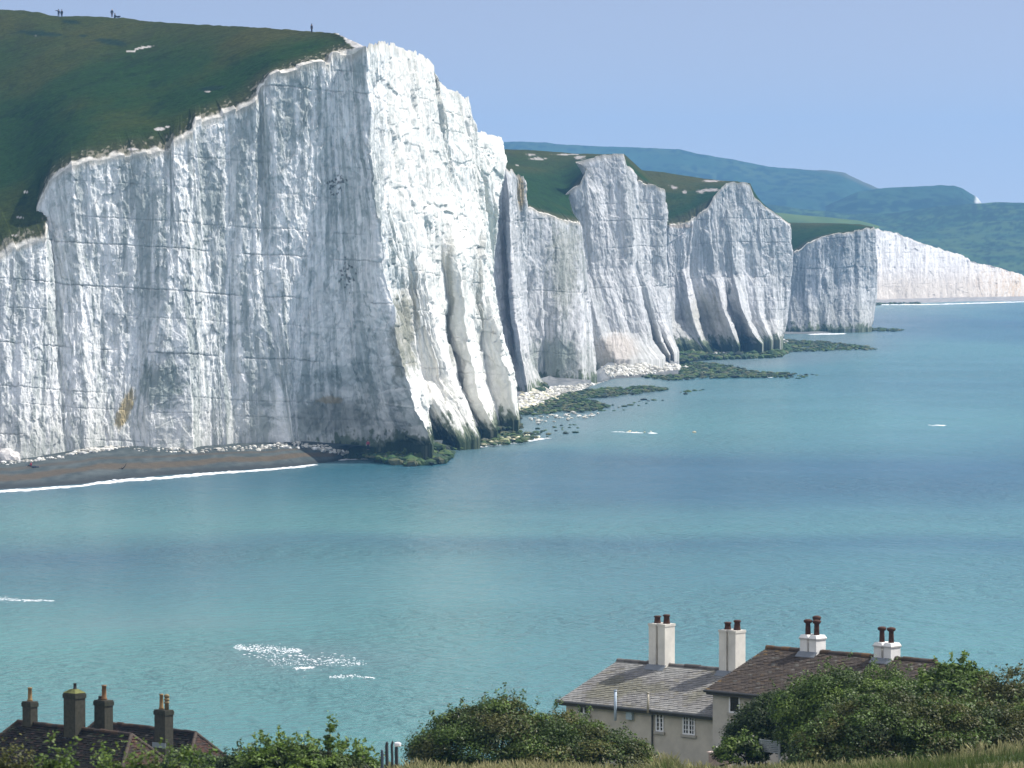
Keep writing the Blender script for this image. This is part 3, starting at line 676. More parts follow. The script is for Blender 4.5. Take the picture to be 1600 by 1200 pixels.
rock_field("weedy_reef", "reefs of dark green weed-covered rocks along the foot of the cliffs", [
    ([(560,700),(672,696),(692,708),(640,718),(600,718),(540,708)], 520, .3, .9, .9, GR, .8),
    ([(600,694),(672,690),(690,700),(640,706)], 200, .4, 1.1, 1.6, GR, .8),
    ([(600,708),(690,700),(706,712),(690,724),(630,726),(590,720)], 330, .5, 1.5, .35, GR, .8),
    ([(672,692),(735,664),(805,640),(818,664),(800,672),(850,676),(830,690),(740,698),(690,706)], 620, .3, .9, .4, GR, .48),
    ([(735,655),(800,652),(812,668),(760,672)], 240, .4, 1.0, 1.2, GR, .8),
    ([(806,636),(860,622),(910,622),(955,634),(925,642),(870,644),(815,650)], 620, .3, .9, .3, GR, .48),
    ([(880,614),(950,606),(1020,603),(1050,608),(1005,614),(930,622),(870,625)], 560, .3, .9, .3, GR, .48),
    ([(845,600),(838,610),(850,612),(856,598)], 60, .5, 1.2, 1.2, GR, 1),
    ([(1000,588),(1060,565),(1120,568),(1180,580),(1255,584),(1215,589),(1120,590),(1040,594)], 1100, .35, 1.0, .3, GR, .48),
    ([(1040,560),(1080,548),(1112,556),(1060,566)], 160, .5, 1.4, 1.2, GR, .8),
    ([(1105,553),(1190,540),(1225,531),(1290,533),(1350,541),(1370,546),(1300,547),(1200,551),(1110,557)], 1200, .35, 1.0, .3, GR, .48),
    ([(1100,546),(1220,540),(1236,546),(1220,557),(1105,562)], 420, .5, 1.5, .35, GR, .8),
    ([(1340,513),(1362,512),(1415,515),(1400,517.5),(1345,517)], 160, .4, 1.0, .2, GR, .42),
    ([(1366,473),(1440,472.5),(1445,475),(1366,476.5)], 110, .5, 1.1, .2, GR, .42),
    ([(920,640),(1000,625),(1060,612),(1120,604),(1060,620),(960,645)], 26, .3, .8, .05, GR, .5),
    ([(790,676),(900,662),(960,655),(900,676),(800,694)], 34, .3, .7, .05, GR, .5),
    ([(1180,589),(1290,584),(1250,592)], 22, .3, .8, .05, GR, .5)], M_rock, 31)
rock_field("chalk_rubble", "pale chalk rubble and cobbles strewn below the cliffs", [
    ([(804,642),(806,622),(850,607),(930,600),(1000,600),(930,612),(880,622),(830,640)], 1250, .2, .75, None, WH, .8),
    ([(806,645),(815,612),(860,612),(880,626),(840,645)], 200, .25, .9, None, YW, .8),
    ([(940,575),(1000,562),(1055,570),(1075,575),(1010,585),(950,590)], 800, .25, .8, None, WH, .8),
    ([(1095,548),(1150,540),(1215,528),(1232,533),(1200,546),(1110,554)], 330, .3, .8, .7, WH, .8),
    ([(460,690),(540,706),(620,712),(550,714),(480,700)], 110, .2, .7, None, WH, .8),
    ([(700,694),(830,678),(850,684),(760,696)], 60, .25, .6, .3, YW, .7),
    ([(560,705),(690,697),(680,704),(600,712)], 34, .2, .6, .7, WH, .8),
    ([(820,652),(930,640),(940,650),(840,662)], 45, .25, .6, .25, WH, .6),
    ([(965,674),(1005,672),(1030,676),(975,677)], 6, .2, .45, .1, YW, .6),
    ([(100,712),(140,702),(200,698),(150,706)], 160, .2, .7, None, WH, .7),
    ([(210,699),(310,701),(460,692),(540,698),(470,700),(300,708),(215,705)], 150, .2, .6, None, WH, .7),
    ([(0,722),(100,712),(100,716),(0,727)], 60, .2, .6, None, WH, .7)], M_rock, 37)

def boulder(name, label, px, row, z, size, col, seed):
    rg = np.random.default_rng(seed)
    v = IV2.copy(); nn = fbm(v[:, 0] * 1.3, v[:, 1] * 1.3, v[:, 2] * 1.3, 3, seed); cv = cells(v[:, 0] * 1.6, v[:, 1] * 1.6, v[:, 2] * 1.6, seed + 4)[0]
    v = v * (1 + .35 * nn + .25 * (cv - .5))[:, None] * np.array(size)
    c = Pz(px, row, z)
    ob = mesh_np(name, v + c + np.array([0, 0, size[2] * .55]), IF2, M_rock, np.tile(np.array(col), (len(v), 1)) * (1 + .25 * nn)[:, None], False, None, c)
    return tag(ob, label, "boulder", "fallen chalk blocks on the shore")
boulder("chalk_boulder", "big white chalk block under the cliff at the left end of the beach", 12, 727, .9, (2.3, 1.6, 1.8), (.66, .62, .58), 1)
boulder("chalk_boulder", "weed-stained pale block half in the water at the sunlit cliff foot", 788, 694, .1, (1.0, .8, .7), (.3, .31, .16), 2)
boulder("chalk_boulder", "white block on the weedy ledge close to the red clad walker", 590, 706, .7, (1.0, .7, .5), (.72, .72, .68), 3)
boulder("chalk_boulder", "low chalk slab in the shade just beyond the red clad beach sitter", 34, 731, .6, (.9, .8, .45), (.5, .5, .46), 4)
boulder("chalk_boulder", "lone yellowish rock standing in the open water off the cove", 1085, 677, -.1, (.38, .3, .3), (.6, .52, .36), 5)

# foam: many small ragged flecks lying on the water
def foam(name, label, segs, seed, z=.04):
    rg = np.random.default_rng(seed); VV = []; FF = []; n = 0
    for line, cnt, thick, lo, hi in segs:
        line = np.array(line, float); k = np.concatenate([[0], np.cumsum(np.linalg.norm(np.diff(line, axis=0), axis=1))])
        for _ in range(cnt):
            q = rg.random() * k[-1]; px = np.interp(q, k, line[:, 0]); row = np.interp(q, k, line[:, 1])
            th = np.interp(q, k, line[:, 2]) if line.shape[1] > 2 else 1
            if th <= 0.02: continue
            row += rg.normal() * thick * th; px += rg.normal() * 1.5
            c = Pz(px, row, z); s = rg.uniform(lo, hi); m = 7
            a = np.linspace(0, 2 * math.pi, m, endpoint=False) + rg.random()
            r = s * rg.uniform(.5, 1.2, m)
            rim = np.stack([c[0] + 4.2 * r * np.cos(a), c[1] + 1.3 * r * np.sin(a) * 1.6, np.full(m, z - .03)], -1)
            VV.append(np.concatenate([rim, [[c[0], c[1], z + s * rg.uniform(.1, .45)]]])); 
            FF.append(np.array([[n + i, n + (i + 1) % m, n + m] for i in range(m)])); n += m + 1
    V = np.concatenate(VV)
    return tag(mesh_np(name, V, np.concatenate(FF), M_foam, np.tile([.82, .84, .86], (len(V), 1)), True), label, "foam", kind='stuff')
foam("surf_line", "thin white line of surf breaking on the shingle beach", [
    ([(-60,771,.8),(0,767.5,.8),(60,764,.7),(110,760,.6),(128,759,.1),(150,755,.9),(200,750,1),(260,746,.9),(330,739.5,.8),(400,735,.4),(470,729,.5),(490,726,.1)], 1500, .9, .07, .22),
    ([(520,719,.3),(560,716,.5),(640,718,.7),(690,708,.3)], 120, 1.2, .12, .3),
    ([(735,700,.5),(800,691,.4),(860,684,.2)], 60, 1.3, .15, .35),
    ([(1090,581,.2),(1210,590,.2)], 20, .8, .2, .5), ([(1270,522.4,.5),(1315,521.5,.6)], 90, .4, .3, .6), ([(1366,476,.4),(1450,476,.3),(1600,471.5,.4),(1680,471,.4)], 320, .5, .3, .8),
    ([(960,674.5,.4),(1030,677,.3)], 26, .8, .08, .2)], 51)
foam("wave_crests", "broken white wave crests on the shallow near water", [
    ([(-40,932,2.2),(0,935,1.8),(30,937.5,.8),(85,938.5,.3)], 260, 1.3, .012, .04),
    ([(368,1011,.5),(400,1013,1),(440,1016,1),(470,1016,.3)], 420, 3.4, .01, .032), ([(420,1030,.6),(470,1036,1),(530,1031,.5),(570,1036,.3)], 260, 8, .01, .026),
    ([(514,1058,.6),(545,1055.5,1),(585,1059,.4)], 90, 1.5, .012, .035), ([(462,1044,.6),(490,1042,.6)], 90, 1.2, .012, .035), ([(1450,664.5,.6),(1478,665,.6)], 14, .6, .1, .2), ([(380,1020,.4),(560,1035,.4)], 60, 9, .02, .06),
    ], 53)

# ------------------------------------------------------------------ near ground
def zt(x, y):
    x = np.asarray(x, float); y = np.asarray(y, float)
    z = np.interp(y, [-60, 0, 40, 80, 105, 125, 150, 168, 175, 192, 202, 215, 260, 330, 420], [46, 42.4, 38.2, 33.5, 30.9, 28.6, 25.4, 22.9, 22.45, 22.3, 19.5, 15.5, 7, -4, -14])
    z = z - sstep(-3, -14, x) * 2.4 * sstep(60, 110, y) + sstep(6, 20, x) * .9 * sstep(160, 120, y)
    z = z - sstep(-8, -22, x) * 3.0 * sstep(150, 185, y)
    z = z - sstep(1.0, -3.0, x) * 3.2 * sstep(140, 168, y)
    return z + fbm(x / 5, y / 7, x * 0, 3, 201) * .22
gx_ = np.unique(np.concatenate([np.arange(-60, 60.1, .8), [-400, -250, -150, -100, 100, 150, 250, 400]])); gy_ = np.unique(np.concatenate([np.arange(70, 215, .8), np.arange(-60, 70, 6), np.arange(215, 420, 5)]))
ax, ay = np.meshgrid(gx_, gy_, indexing='ij'); az = zt(ax, ay)
nn1 = fbm(ax / 3, ay / 4, ax * 0, 4, 205); 
gc = lerp((.055, .075, .028), (.16, .14, .065), sstep(-.2, .4, nn1))
tag(mesh_np("ground", np.stack([ax, ay, az], -1).reshape(-1, 3), grid_faces(len(gx_), len(gy_)), M_soil, gc.reshape(-1, 3)), "rough meadow slope falling to the sea", "ground", kind='structure')

# ------------------------------------------------------------------ houses
U2 = np.array([.74, -.67]) / math.hypot(.74, .67); N2 = np.array([-U2[1] * -1, -U2[0]]); N2 = np.array([U2[1], -U2[0]])
N2 = -np.array([-U2[1], U2[0]]) if N2[1] > 0 else N2
UV = np.array([U2[0], U2[1], 0]); NV = np.array([N2[0], N2[1], 0])
class Fr:
    def __init__(s, o): s.o = np.array([o[0], o[1], 0.0])
    def w(s, t, n, z): return s.o + UV * t + NV * n + np.array([0, 0, z])
    def loc(s, p): q = np.asarray(p) - s.o; return float(q @ UV), float(q @ NV), float(p[2])
    def on_n(s, px, row, n): return s.loc(hit(px, row, s.w(0, n, 0), NV))
    def on_t(s, px, row, t): return s.loc(hit(px, row, s.w(t, 0, 0), UV))
    def box(s, mb, t0, t1, n0, n1, z0, z1, col=None):
        q = lambda z: [s.w(t0, n1, z), s.w(t1, n1, z), s.w(t1, n0, z), s.w(t0, n0, z)]
        mb.hexa(q(z0), q(z1), col)
def t_for_px(fr, px, n, z):
    lo, hi = -30.0, 40.0
    for _ in range(50):
        m = (lo + hi) / 2
        if to_px(fr.w(m, n, z))[0] < px: lo = m
        else: hi = m
    return lo
def tiles(mb, e0, uvec, upvec, length, slope, tw, th, colf, rg, jit=.0045, tri=None):
    """tile courses on a slope: e0 eave corner; each tile is a tilted slip with a butt edge"""
    nrm = np.cross(uvec, upvec); nrm /= np.linalg.norm(nrm)
    if nrm[2] < 0: nrm = -nrm
    nr = int(round(slope / th)); nc = int(round(length / tw)); tw = length / nc; th = slope / nr
    for r in range(nr):
        off = (r % 2) * .5
        for c in range(-1, nc):
            a = max(0, (c + off) * tw); b = min(length, (c + 1 + off) * tw)
            if tri is not None:
                lo_, hi_ = tri((r + .5) * th); a = max(a, lo_); b = min(b, hi_)
            if b - a < .02: continue
            j = rg.normal() * jit; g = .004
            p = lambda x, y, h: e0 + uvec * x + upvec * y + nrm * h
            y0, y1 = r * th, (r + 1.25) * th
            if y1 > slope: y1 = slope
            h0, h1 = .034 + j, .012 + j * .3
            vs = [p(a + g, y0, h0), p(b - g, y0, h0 + rg.normal() * jit * .6), p(b - g, y1, h1), p(a + g, y1, h1), p(a + g, y0, -.01), p(b - g, y0, -.01)]
            mb.add(vs, [(0, 1, 2, 3), (4, 5, 1, 0)], colf(rg, r / nr, (a + b) / 2 / length))
def window(fr, root, t0, t1, z0, z1, n, cols, rows, label=None, sash=True):
    fb = MB(); wh = (.78, .79, .79); w = .055
    d0, d1 = n + .004, n + .045
    for a, b, c, d in ((t0, t0 + w, z0, z1), (t1 - w, t1, z0, z1)): fr.box(fb, a, b, d0, d1, c, d, wh)
    for c, d in ((z0, z0 + w), (z1 - w, z1)): fr.box(fb, t0 + w, t1 - w, d0, d1 - .002, c, d, wh)
    for i in range(1, cols):
        q = t0 + (t1 - t0) * i / cols; ww = .035 if cols == 2 else (.04 if i == cols // 2 else .018); fr.box(fb, q - ww, q + ww, d0, d1 - .006, z0 + w, z1 - w, wh)
    for i in range(1, rows):
        q = z0 + (z1 - z0) * i / rows; fr.box(fb, t0 + w, t1 - w, d0, d1 - .014, q - .011, q + .011, wh)
    o = fb.build("window", M_paint, root, root.location)
    if label: o['label'] = label
    g = MB(); fr.box(g, t0 + .01, t1 - .01, n - .05, n + .012, z0 + .01, z1 - .01, (1, 1, 1)); g.build("pane", M_glass, o, root.location)
    s = MB(); fr.box(s, t0 - .07, t1 + .07, n + .002, n + .09, z0 - .10, z0 - .003, (.40, .38, .33)); s.build("sill", M_plaster, o, root.location)
    return o
def pot(fr, t, n, z, h, r, col, root, par, style):
    mb = MB(); c = lambda dz: fr.w(t, n, z + dz)
    if style == 'short': pr = [(0, r * 1.05), (.1, r * 1.1), (.25, r), (.75, r * .86), (.8, r * 1.12), (.95, r * 1.12), (1.0, r * .8), (.98, r * .55), (.7, r * .5)]
    elif style == 'cowl': pr = [(0, r * .95), (.5, r * .85), (.72, r * .8), (.78, r * 1.3), (.9, r * 1.55), (.96, r * 1.3), (1.0, r * .7)]
    elif style == 'louvre': pr = [(0, r), (.4, r * .9), (.42, r * 1.25), (.5, r * 1.2), (.52, r * .95), (.6, r * .95), (.62, r * 1.25), (.7, r * 1.2), (.72, r * .95), (.8, r * .95), (.82, r * 1.25), (.95, r * 1.15), (1.0, r * .6)]
    else: pr = [(0, r * 1.25), (.12, r * 1.25), (.16, r), (.9, r * .88), (.92, r * 1.05), (1.0, r * 1.05), (.99, r * .7), (.6, r * .6)]
    mb.tube([c(h * a) for a, _ in pr], [b for _, b in pr], 12, col); return mb.build("chimney_pot", M_terra, par, root.location, True)
def lead(fr, mb, t0, t1, n0, n1, z, slope):
    pass
def stain_plaster(base, rg): return tuple(np.array(base) * rg.uniform(.94, 1.04))
rgh = np.random.default_rng(77)

def twin_chimney(fr, root, pxc, n, zr, row_top, w, dep, pots, col, shoulder, flash_z, pot_h, style, label=None):
    t = t_for_px(fr, pxc, n, zr); d = fr.w(t, n, 0)[1]
    zt_ = hit(pxc, row_top, fr.w(t, n, 0), np.array([0, 1.0, 0]))[2]
    s = w * .43; mb = MB(); zb = zr - 1.1
    e = .035
    for a, b in ((t - w / 2, t - w / 2 + s), (t + w / 2 - s, t + w / 2)):
        top = zt_ - (.16 if shoulder else .10)
        fr.box(mb, a, b, n - dep / 2, n + dep / 2, zb, top, col)
        if shoulder:
            fr.box(mb, a - e, b + e, n - dep / 2 - e, n + dep / 2 + e, top, top + .05, tuple(.6 * c for c in col))
            k = .17 * s; q = lambda z, k: [fr.w(a - e + k, n + dep / 2 + e - k, z), fr.w(b + e - k, n + dep / 2 + e - k, z), fr.w(b + e - k, n - dep / 2 - e + k, z), fr.w(a - e + k, n - dep / 2 - e + k, z)]
            mb.hexa(q(top + .05, .002), q(top + .17, k * 1.1), tuple(min(1, 1.1 * c) for c in col))
        else:
            fr.box(mb, a - .02, b + .02, n - dep / 2 - .02, n + dep / 2 + .02, top, top + .10, tuple(.92 * c for c in col))
    fr.box(mb, t - w / 2 + s, t + w / 2 - s, n - dep / 2 + .16, n + dep / 2 - .16, zb, zt_ - .17, col)
    o = mb.build("chimney", M_plaster, root, root.location)
    if label: o['label'] = label
    fm = MB(); sl = flash_z
    for k in range(1):
        a, b = t - w / 2 - .06, t + w / 2 + .06; n0 = n + dep / 2 + .01; n1 = n0 + .22
        z0 = zr - sl * n0 + .055; z1 = zr - sl * n1 + .05
        q = [fr.w(a, n1, z1), fr.w(b, n1, z1), fr.w(b, n0, z0 + .10), fr.w(a, n0, z0 + .10)]
        fm.hexa([p - np.array([0, 0, .03]) for p in q], q, (.17, .19, .21))
    fm.build("flashing", M_metal, o, root.location)
    for (dt, dn, hs, st_) in pots: pot(fr, t + dt * w, n + dn * dep, zt_ + (.0 if shoulder else -.005), pot_h * hs, .13 if style != 'cowl' else .115, (.075, .036, .026), root, o, st_)
    return o

# -- slate cottage
R0 = P(965, 1033, 180.0); FA = Fr(R0); zrA = R0[2]
_, neA, zeA = FA.on_t(872, 1095, 0.0); slA = (zrA - zeA) / neA
LA = 8.3; zgA = 21.9
houseA = empty("slate_cottage", FA.w(LA / 2, 0, zgA), "low rendered cottage with a lichen-mottled grey slate roof and two tall cream chimneys", "house", "coastguard cottages")
oA = houseA.location
def house_walls(fr, root, t0, t1, nw, zg, zr, sl, col, tgab=True):
    mb = MB(); zw = zr - sl * nw - .06; zt2 = zr - .06
    for sgn in (1, -1):
        fr.box(mb, t0, t1, min(sgn * nw, sgn * (nw - .25)), max(sgn * nw, sgn * (nw - .25)), zg, zw, col)
    for a in (t0, t1 - .25):
        b = a + .25; k = nw - .252
        fr.box(mb, a + .001, b - .001, -k, k, zg, zw, col)
        lo = [fr.w(a + .001, k, zw), fr.w(b - .001, k, zw), fr.w(b - .001, -k, zw), fr.w(a + .001, -k, zw)]
        hi = [fr.w(a + .001, .02, zt2), fr.w(b - .001, .02, zt2), fr.w(b - .001, -.02, zt2), fr.w(a + .001, -.02, zt2)]
        mb.hexa(lo, hi, col)
    return mb.build("wall", M_plaster, root, root.location)
def house_roof(fr, root, t0, t1, ne, zr, sl, tw, th, colf, fronts=(1, -1)):
    mb = MB(); L_ = math.hypot(1, sl); rg = np.random.default_rng(int(abs(zr) * 100))
    for sgn in fronts:
        e0 = fr.w(t0, sgn * ne, zr - sl * ne); up = (-NV * sgn + np.array([0, 0, sl])) / L_
        tiles(mb, e0, UV, up, t1 - t0, ne * L_, tw, th, colf, rg)
        # deck under the tiles
        a, b, c, d = fr.w(t0 + .03, sgn * (ne - .03), zr - sl * (ne - .03)), fr.w(t1 - .03, sgn * (ne - .03), zr - sl * (ne - .03)), fr.w(t1 - .03, sgn * .0, zr), fr.w(t0 + .03, sgn * .0, zr)
        q = [a, b, c, d] if sgn > 0 else [b, a, d, c]
        mb.hexa([p - np.array([0, 0, .09]) for p in q], [p - np.array([0, 0, .012]) for p in q], (.06, .055, .05))
    return mb.build("roof", M_slate, root, root.location)
def col_slate(rg, r, c):
    g = rg.uniform(.185, .215); base = np.array([g, g * .97, g * .93])
    q = rg.random()
    if q < .16: base = base * .8 + np.array([.40, .39, .36]) * .2
    elif q < .28: base = base * .75 + np.array([.20, .17, .08]) * .25
    elif q < .34: base = base * .75
    pn = float(vnoise(np.array(c * 5.0), np.array(r * 2.2), np.array(0.), 401)) + .5 * float(vnoise(np.array(c * 14.0), np.array(r * 5.), np.array(0.), 403))
    k = min(1, max(0, (pn - .05) * 2.2)) * .55; base = base * (1 - k) + np.array([.155, .15, .095]) * k
    k2 = min(1, max(0, (-pn - .1) * 2.0)) * .5; base = base * (1 - k2) + np.array([.30, .30, .285]) * k2
    return base
slate_wall = (.50, .465, .39)
house_walls(FA, houseA, .18, LA - .1, neA - .28, zgA, zrA, slA, slate_wall)
rfA = house_roof(FA, houseA, 0, LA, neA, zrA, slA, .24, .155, col_slate)
def ridge_cap(fr, t0, t1, n, z, r, cols, par, root, lump=.012, mat=None):
    mb = MB(); k = int((t1 - t0) / .38); rg = np.random.default_rng(5 + int(t1 * 10))
    for i in range(k):
        a = t0 + (t1 - t0) * i / k; b = t0 + (t1 - t0) * (i + .97) / k; dz = rg.normal() * lump
        mb.tube([fr.w(a, n, z + dz), fr.w(b, n, z + dz + rg.normal() * .005)], r, 10, np.array(cols[rg.integers(len(cols))]) * rg.uniform(.8, 1.2))
    return mb.build("ridge_tiles", mat or M_slate, par, root.location)
ridge_cap(FA, 0, LA, 0, zrA + .03, .095, [(.10, .09, .085), (.15, .14, .13)], rfA, houseA)
g = MB(); g.tube([FA.w(-.02, neA + .05, zeA - .03), FA.w(LA, neA + .05, zeA - .05)], .062, 8, (.045, .05, .05)); FA.box(g, .02, LA - .02, neA - .05, neA - .02, zeA - .17, zeA - .035, (.06, .062, .06)); g.build("gutter", M_metal, houseA, oA)
nwA = neA - .28
def wrect(fr, n, x0, x1, y0, y1):
    a = fr.on_n(x0, (y0 + y1) / 2, n); b = fr.on_n(x1, (y0 + y1) / 2, n); m = (x0 + x1) / 2
    return a[0], b[0], fr.on_n(m, y1, n)[2], fr.on_n(m, y0, n)[2]
t0, t1, z0, z1 = wrect(FA, nwA, 1067.5, 1086.5, 1118, 1148); window(FA, houseA, t0, t1, z0, z1, nwA, 4, 4, "wide two-light casement window with small panes")
t0, t1, z0, z1 = wrect(FA, nwA, 1025.5, 1037.5, 1115, 1143); window(FA, houseA, t0, t1, z0, z1, nwA, 2, 4, "narrow small-paned window")
t0, t1, z0, z1 = wrect(FA, nwA, 904, 922, 1100, 1116); window(FA, houseA, t0, t1, z0, z1, nwA, 2, 1, "small dark window under the eaves")
def pipe(fr, root, name, n, px, r0, r1, rad, col, label=None, bend=None):
    a = fr.on_n(px, r0, n); b = fr.on_n(px, r1, n); mb = MB(); mb.tube([fr.w(a[0], n, a[2]), fr.w(a[0], n, b[2])], rad, 10, col)
    if bend: mb.tube([fr.w(a[0], n, a[2] - .002), fr.w(a[0], n, a[2] + .05)], rad * bend, 10, tuple(.8 * c for c in col))
    o = mb.build(name, M_metal, root, root.location, True)
    if label: o['label'] = label
    return o
pipe(FA, houseA, "flue_pipe", neA + .16, 961.5, 1080, 1126, .055, (.45, .55, .66), "pale blue-grey metal flue", 1.25)
pipe(FA, houseA, "flue_pipe", neA + .16, 1012.5, 1084, 1114, .05, (.42, .38, .30), "tan flue", 1.2)
pipe(FA, houseA, "downpipe", nwA + .06, 1019, 1117, 1172, .035, (.06, .065, .06))
t0, t1, z0, z1 = wrect(FA, nwA, 982, 991, 1112, 1124); mb = MB(); FA.box(mb, t0, t1, nwA + .003, nwA + .16, z0, z1, (.36, .45, .48)); FA.box(mb, t0 - .02, t1 + .02, nwA + .003, nwA + .18, z1, z1 + .03, (.25, .3, .32)); mb.build("meter_box", M_paint, houseA, oA)
cream = (.70, .67, .60)
twin_chimney(FA, houseA, 1034, 0, zrA, 974, .84, .62, [(-.27, .0, 1.0, 'short'), (.27, -.05, 1.25, 'short')], cream, False, slA, .30, 'short', "tall cream twin chimney in the middle of the ridge")
twin_chimney(FA, houseA, 1144, 0, zrA, 984, .84, .62, [(-.27, .0, 1.0, 'short'), (.27, -.05, 1.35, 'short')], cream, False, slA, .30, 'short', "tall cream twin chimney beside the brown roof")

# -- tile-roofed house
neB_ = neA + .42
tB, _, zeB = FA.on_n(1102, 1078, neB_); _, nrB, zrB = FA.on_t(1198, 1013, tB)
FB = Fr(FA.w(tB, nrB, 0)); neB = neB_ - nrB; slB = (zrB - zeB) / neB; LB = t_for_px(FB, 1464, 0, zrB); zgB = 21.8
houseB = empty("tiled_house", FB.w(LB / 2, 0, zgB), "rendered house with a brown tiled roof and short white shouldered chimneys", "house", "coastguard cottages")
def col_tile(rg, r, c):
    g = rg.uniform(.85, 1.12); base = np.array([.068, .054, .044]) * g
    if rg.random() < .10: base = np.array([.085, .062, .042]) * g
    lich = max(0, r - .8) * 1.6 * max(0, 1 - c * 5) + max(0, .02 - c) * 10
    if rg.random() < lich: base = np.array([.15, .10, .045]) * g
    if rg.random() < .04: base = np.array([.12, .115, .10])
    return base
house_walls(FB, houseB, .16, LB - .2, neB - .26, zgB, zrB, slB, (.50, .47, .41))
rfB = house_roof(FB, houseB, 0, LB, neB, zrB, slB, .19, .125, col_tile)
ridge_cap(FB, 0, LB, 0, zrB + .03, .10, [(.10, .07, .05), (.14, .085, .045), (.075, .06, .05)], rfB, houseB)
g = MB(); g.tube([FB.w(-.02, neB + .05, zeB - .03), FB.w(LB, neB + .05, zeB - .05)], .06, 8, (.035, .037, .037)); FB.box(g, .02, LB - .02, neB - .05, neB - .02, zeB - .18, zeB - .035, (.05, .05, .05)); g.build("gutter", M_metal, houseB, houseB.location)
nwB = neB - .26
t0, t1, z0, z1 = wrect(FB, nwB, 1140, 1157, 1087, 1114); window(FB, houseB, t0, t1, z0, z1, nwB, 1, 1)
t0, t1, z0, z1 = wrect(FB, nwB, 1205, 1225, 1120, 1150); window(FB, houseB, t0, t1, z0, z1, nwB, 2, 2)
white = (.76, .75, .72)
twin_chimney(FB, houseB, 1270, 0, zrB, 992, .80, .60, [(-.27, .05, 1.0, 'cowl'), (.27, .05, 1.0, 'cowl'), (.0, -.40, 1.22, 'cowl')], white, True, slB, .60, 'cowl', "white shouldered chimney with three dark pots")
twin_chimney(FB, houseB, 1386, 0, zrB, 1004, .82, .60, [(-.27, .05, 1.0, 'cowl'), (.27, .05, 1.0, 'cowl')], white, True, slB, .60, 'cowl', "white shouldered chimney rising behind the bushes")

# -- two old brick houses with dark hipped roofs, lower left
def col_dark(rg, r, c):
    g = rg.uniform(.7, 1.3); base = np.array([.012, .0095, .0065]) * g
    q = rg.random()
    if q < .16: base = np.array([.028, .015, .011]) * g
    elif q < .24: base = np.array([.022, .026, .014]) * g
    elif q < .26: base = np.array([.06, .055, .045])
    return base
def col_red_sunlit(rg, r, c):
    g = rg.uniform(.7, 1.3); return np.array([.050, .021, .013]) * g if rg.random() < .6 else np.array([.03, .02, .016]) * g
def hip_house(name, label, p0, L, b, sl, ka, zg, mat_roof=None):
    fr = Fr(p0); zr = p0[2]; root = empty(name, fr.w(L / 2, 0, zg), label, "house", "coastguard cottages")
    a = b * ka; ze = zr - sl * b; rg = np.random.default_rng(int(L * 100)); mb = MB(); Ls = math.hypot(1, sl)
    for sgn in (1, -1):                                   # long slopes
        e0 = fr.w(-a, sgn * b, ze); up = (-NV * sgn + np.array([0, 0, sl])) / Ls
        tiles(mb, e0, UV, up, L + 2 * a, b * Ls, .19, .13, col_dark, rg, .012, lambda y: (a * y / (b * Ls), L + 2 * a - a * y / (b * Ls)))
    sh = sl * b / a; Lh = math.hypot(1, sh)
    for end in (1, -1):                                   # hip ends: sun on them put into a redder, brighter tile colour
        e0 = fr.w(L + a, b, ze) if end > 0 else fr.w(-a, -b, ze); uv = -NV if end > 0 else NV
        up = ((-UV if end > 0 else UV) + np.array([0, 0, sh])) / Lh
        tiles(mb, e0, uv, up, 2 * b, a * Lh, .19, .13, col_red_sunlit, rg, .012, lambda y: (b * y / (a * Lh), 2 * b - b * y / (a * Lh)))
    dz = np.array([0, 0, .02])
    P4 = [fr.w(-a, b, ze) - dz, fr.w(L + a, b, ze) - dz, fr.w(L + a, -b, ze) - dz, fr.w(-a, -b, ze) - dz, fr.w(0, 0, zr) - dz, fr.w(L, 0, zr) - dz]
    mb.add(P4, [(0, 1, 5, 4), (2, 3, 4, 5), (1, 2, 5), (3, 0, 4), (3, 2, 1, 0)], (.03, .025, .02))
    rf = mb.build("roof", M_slate, root, root.location)
    w = MB(); fr.box(w, -a + .3, L + a - .3, -b + .3, b - .3, zg, ze + .02, (.16, .07, .045)); w.build("wall", M_brick, root, root.location)
    ridge_cap(fr, 0, L, 0, zr + .02, .09, [(.045, .035, .03), (.07, .045, .03)], rf, root)
    for (t_, n_) in ((L + a, b), (L + a, -b), (-a, b), (-a, -b)):
        hb_ = MB(); q0 = fr.w(L if t_ > 0 else 0, 0, zr + .01); q1 = fr.w(t_, n_, ze + .02); k = 12
        for i in range(k): hb_.tube([q0 + (q1 - q0) * i / k, q0 + (q1 - q0) * (i + .96) / k], .085, 8, np.array((.075, .058, .045)) * rg.uniform(.6, 1.25))
        hb_.build("hip_tiles", M_slate, rf, root.location)
    return root, fr, zr
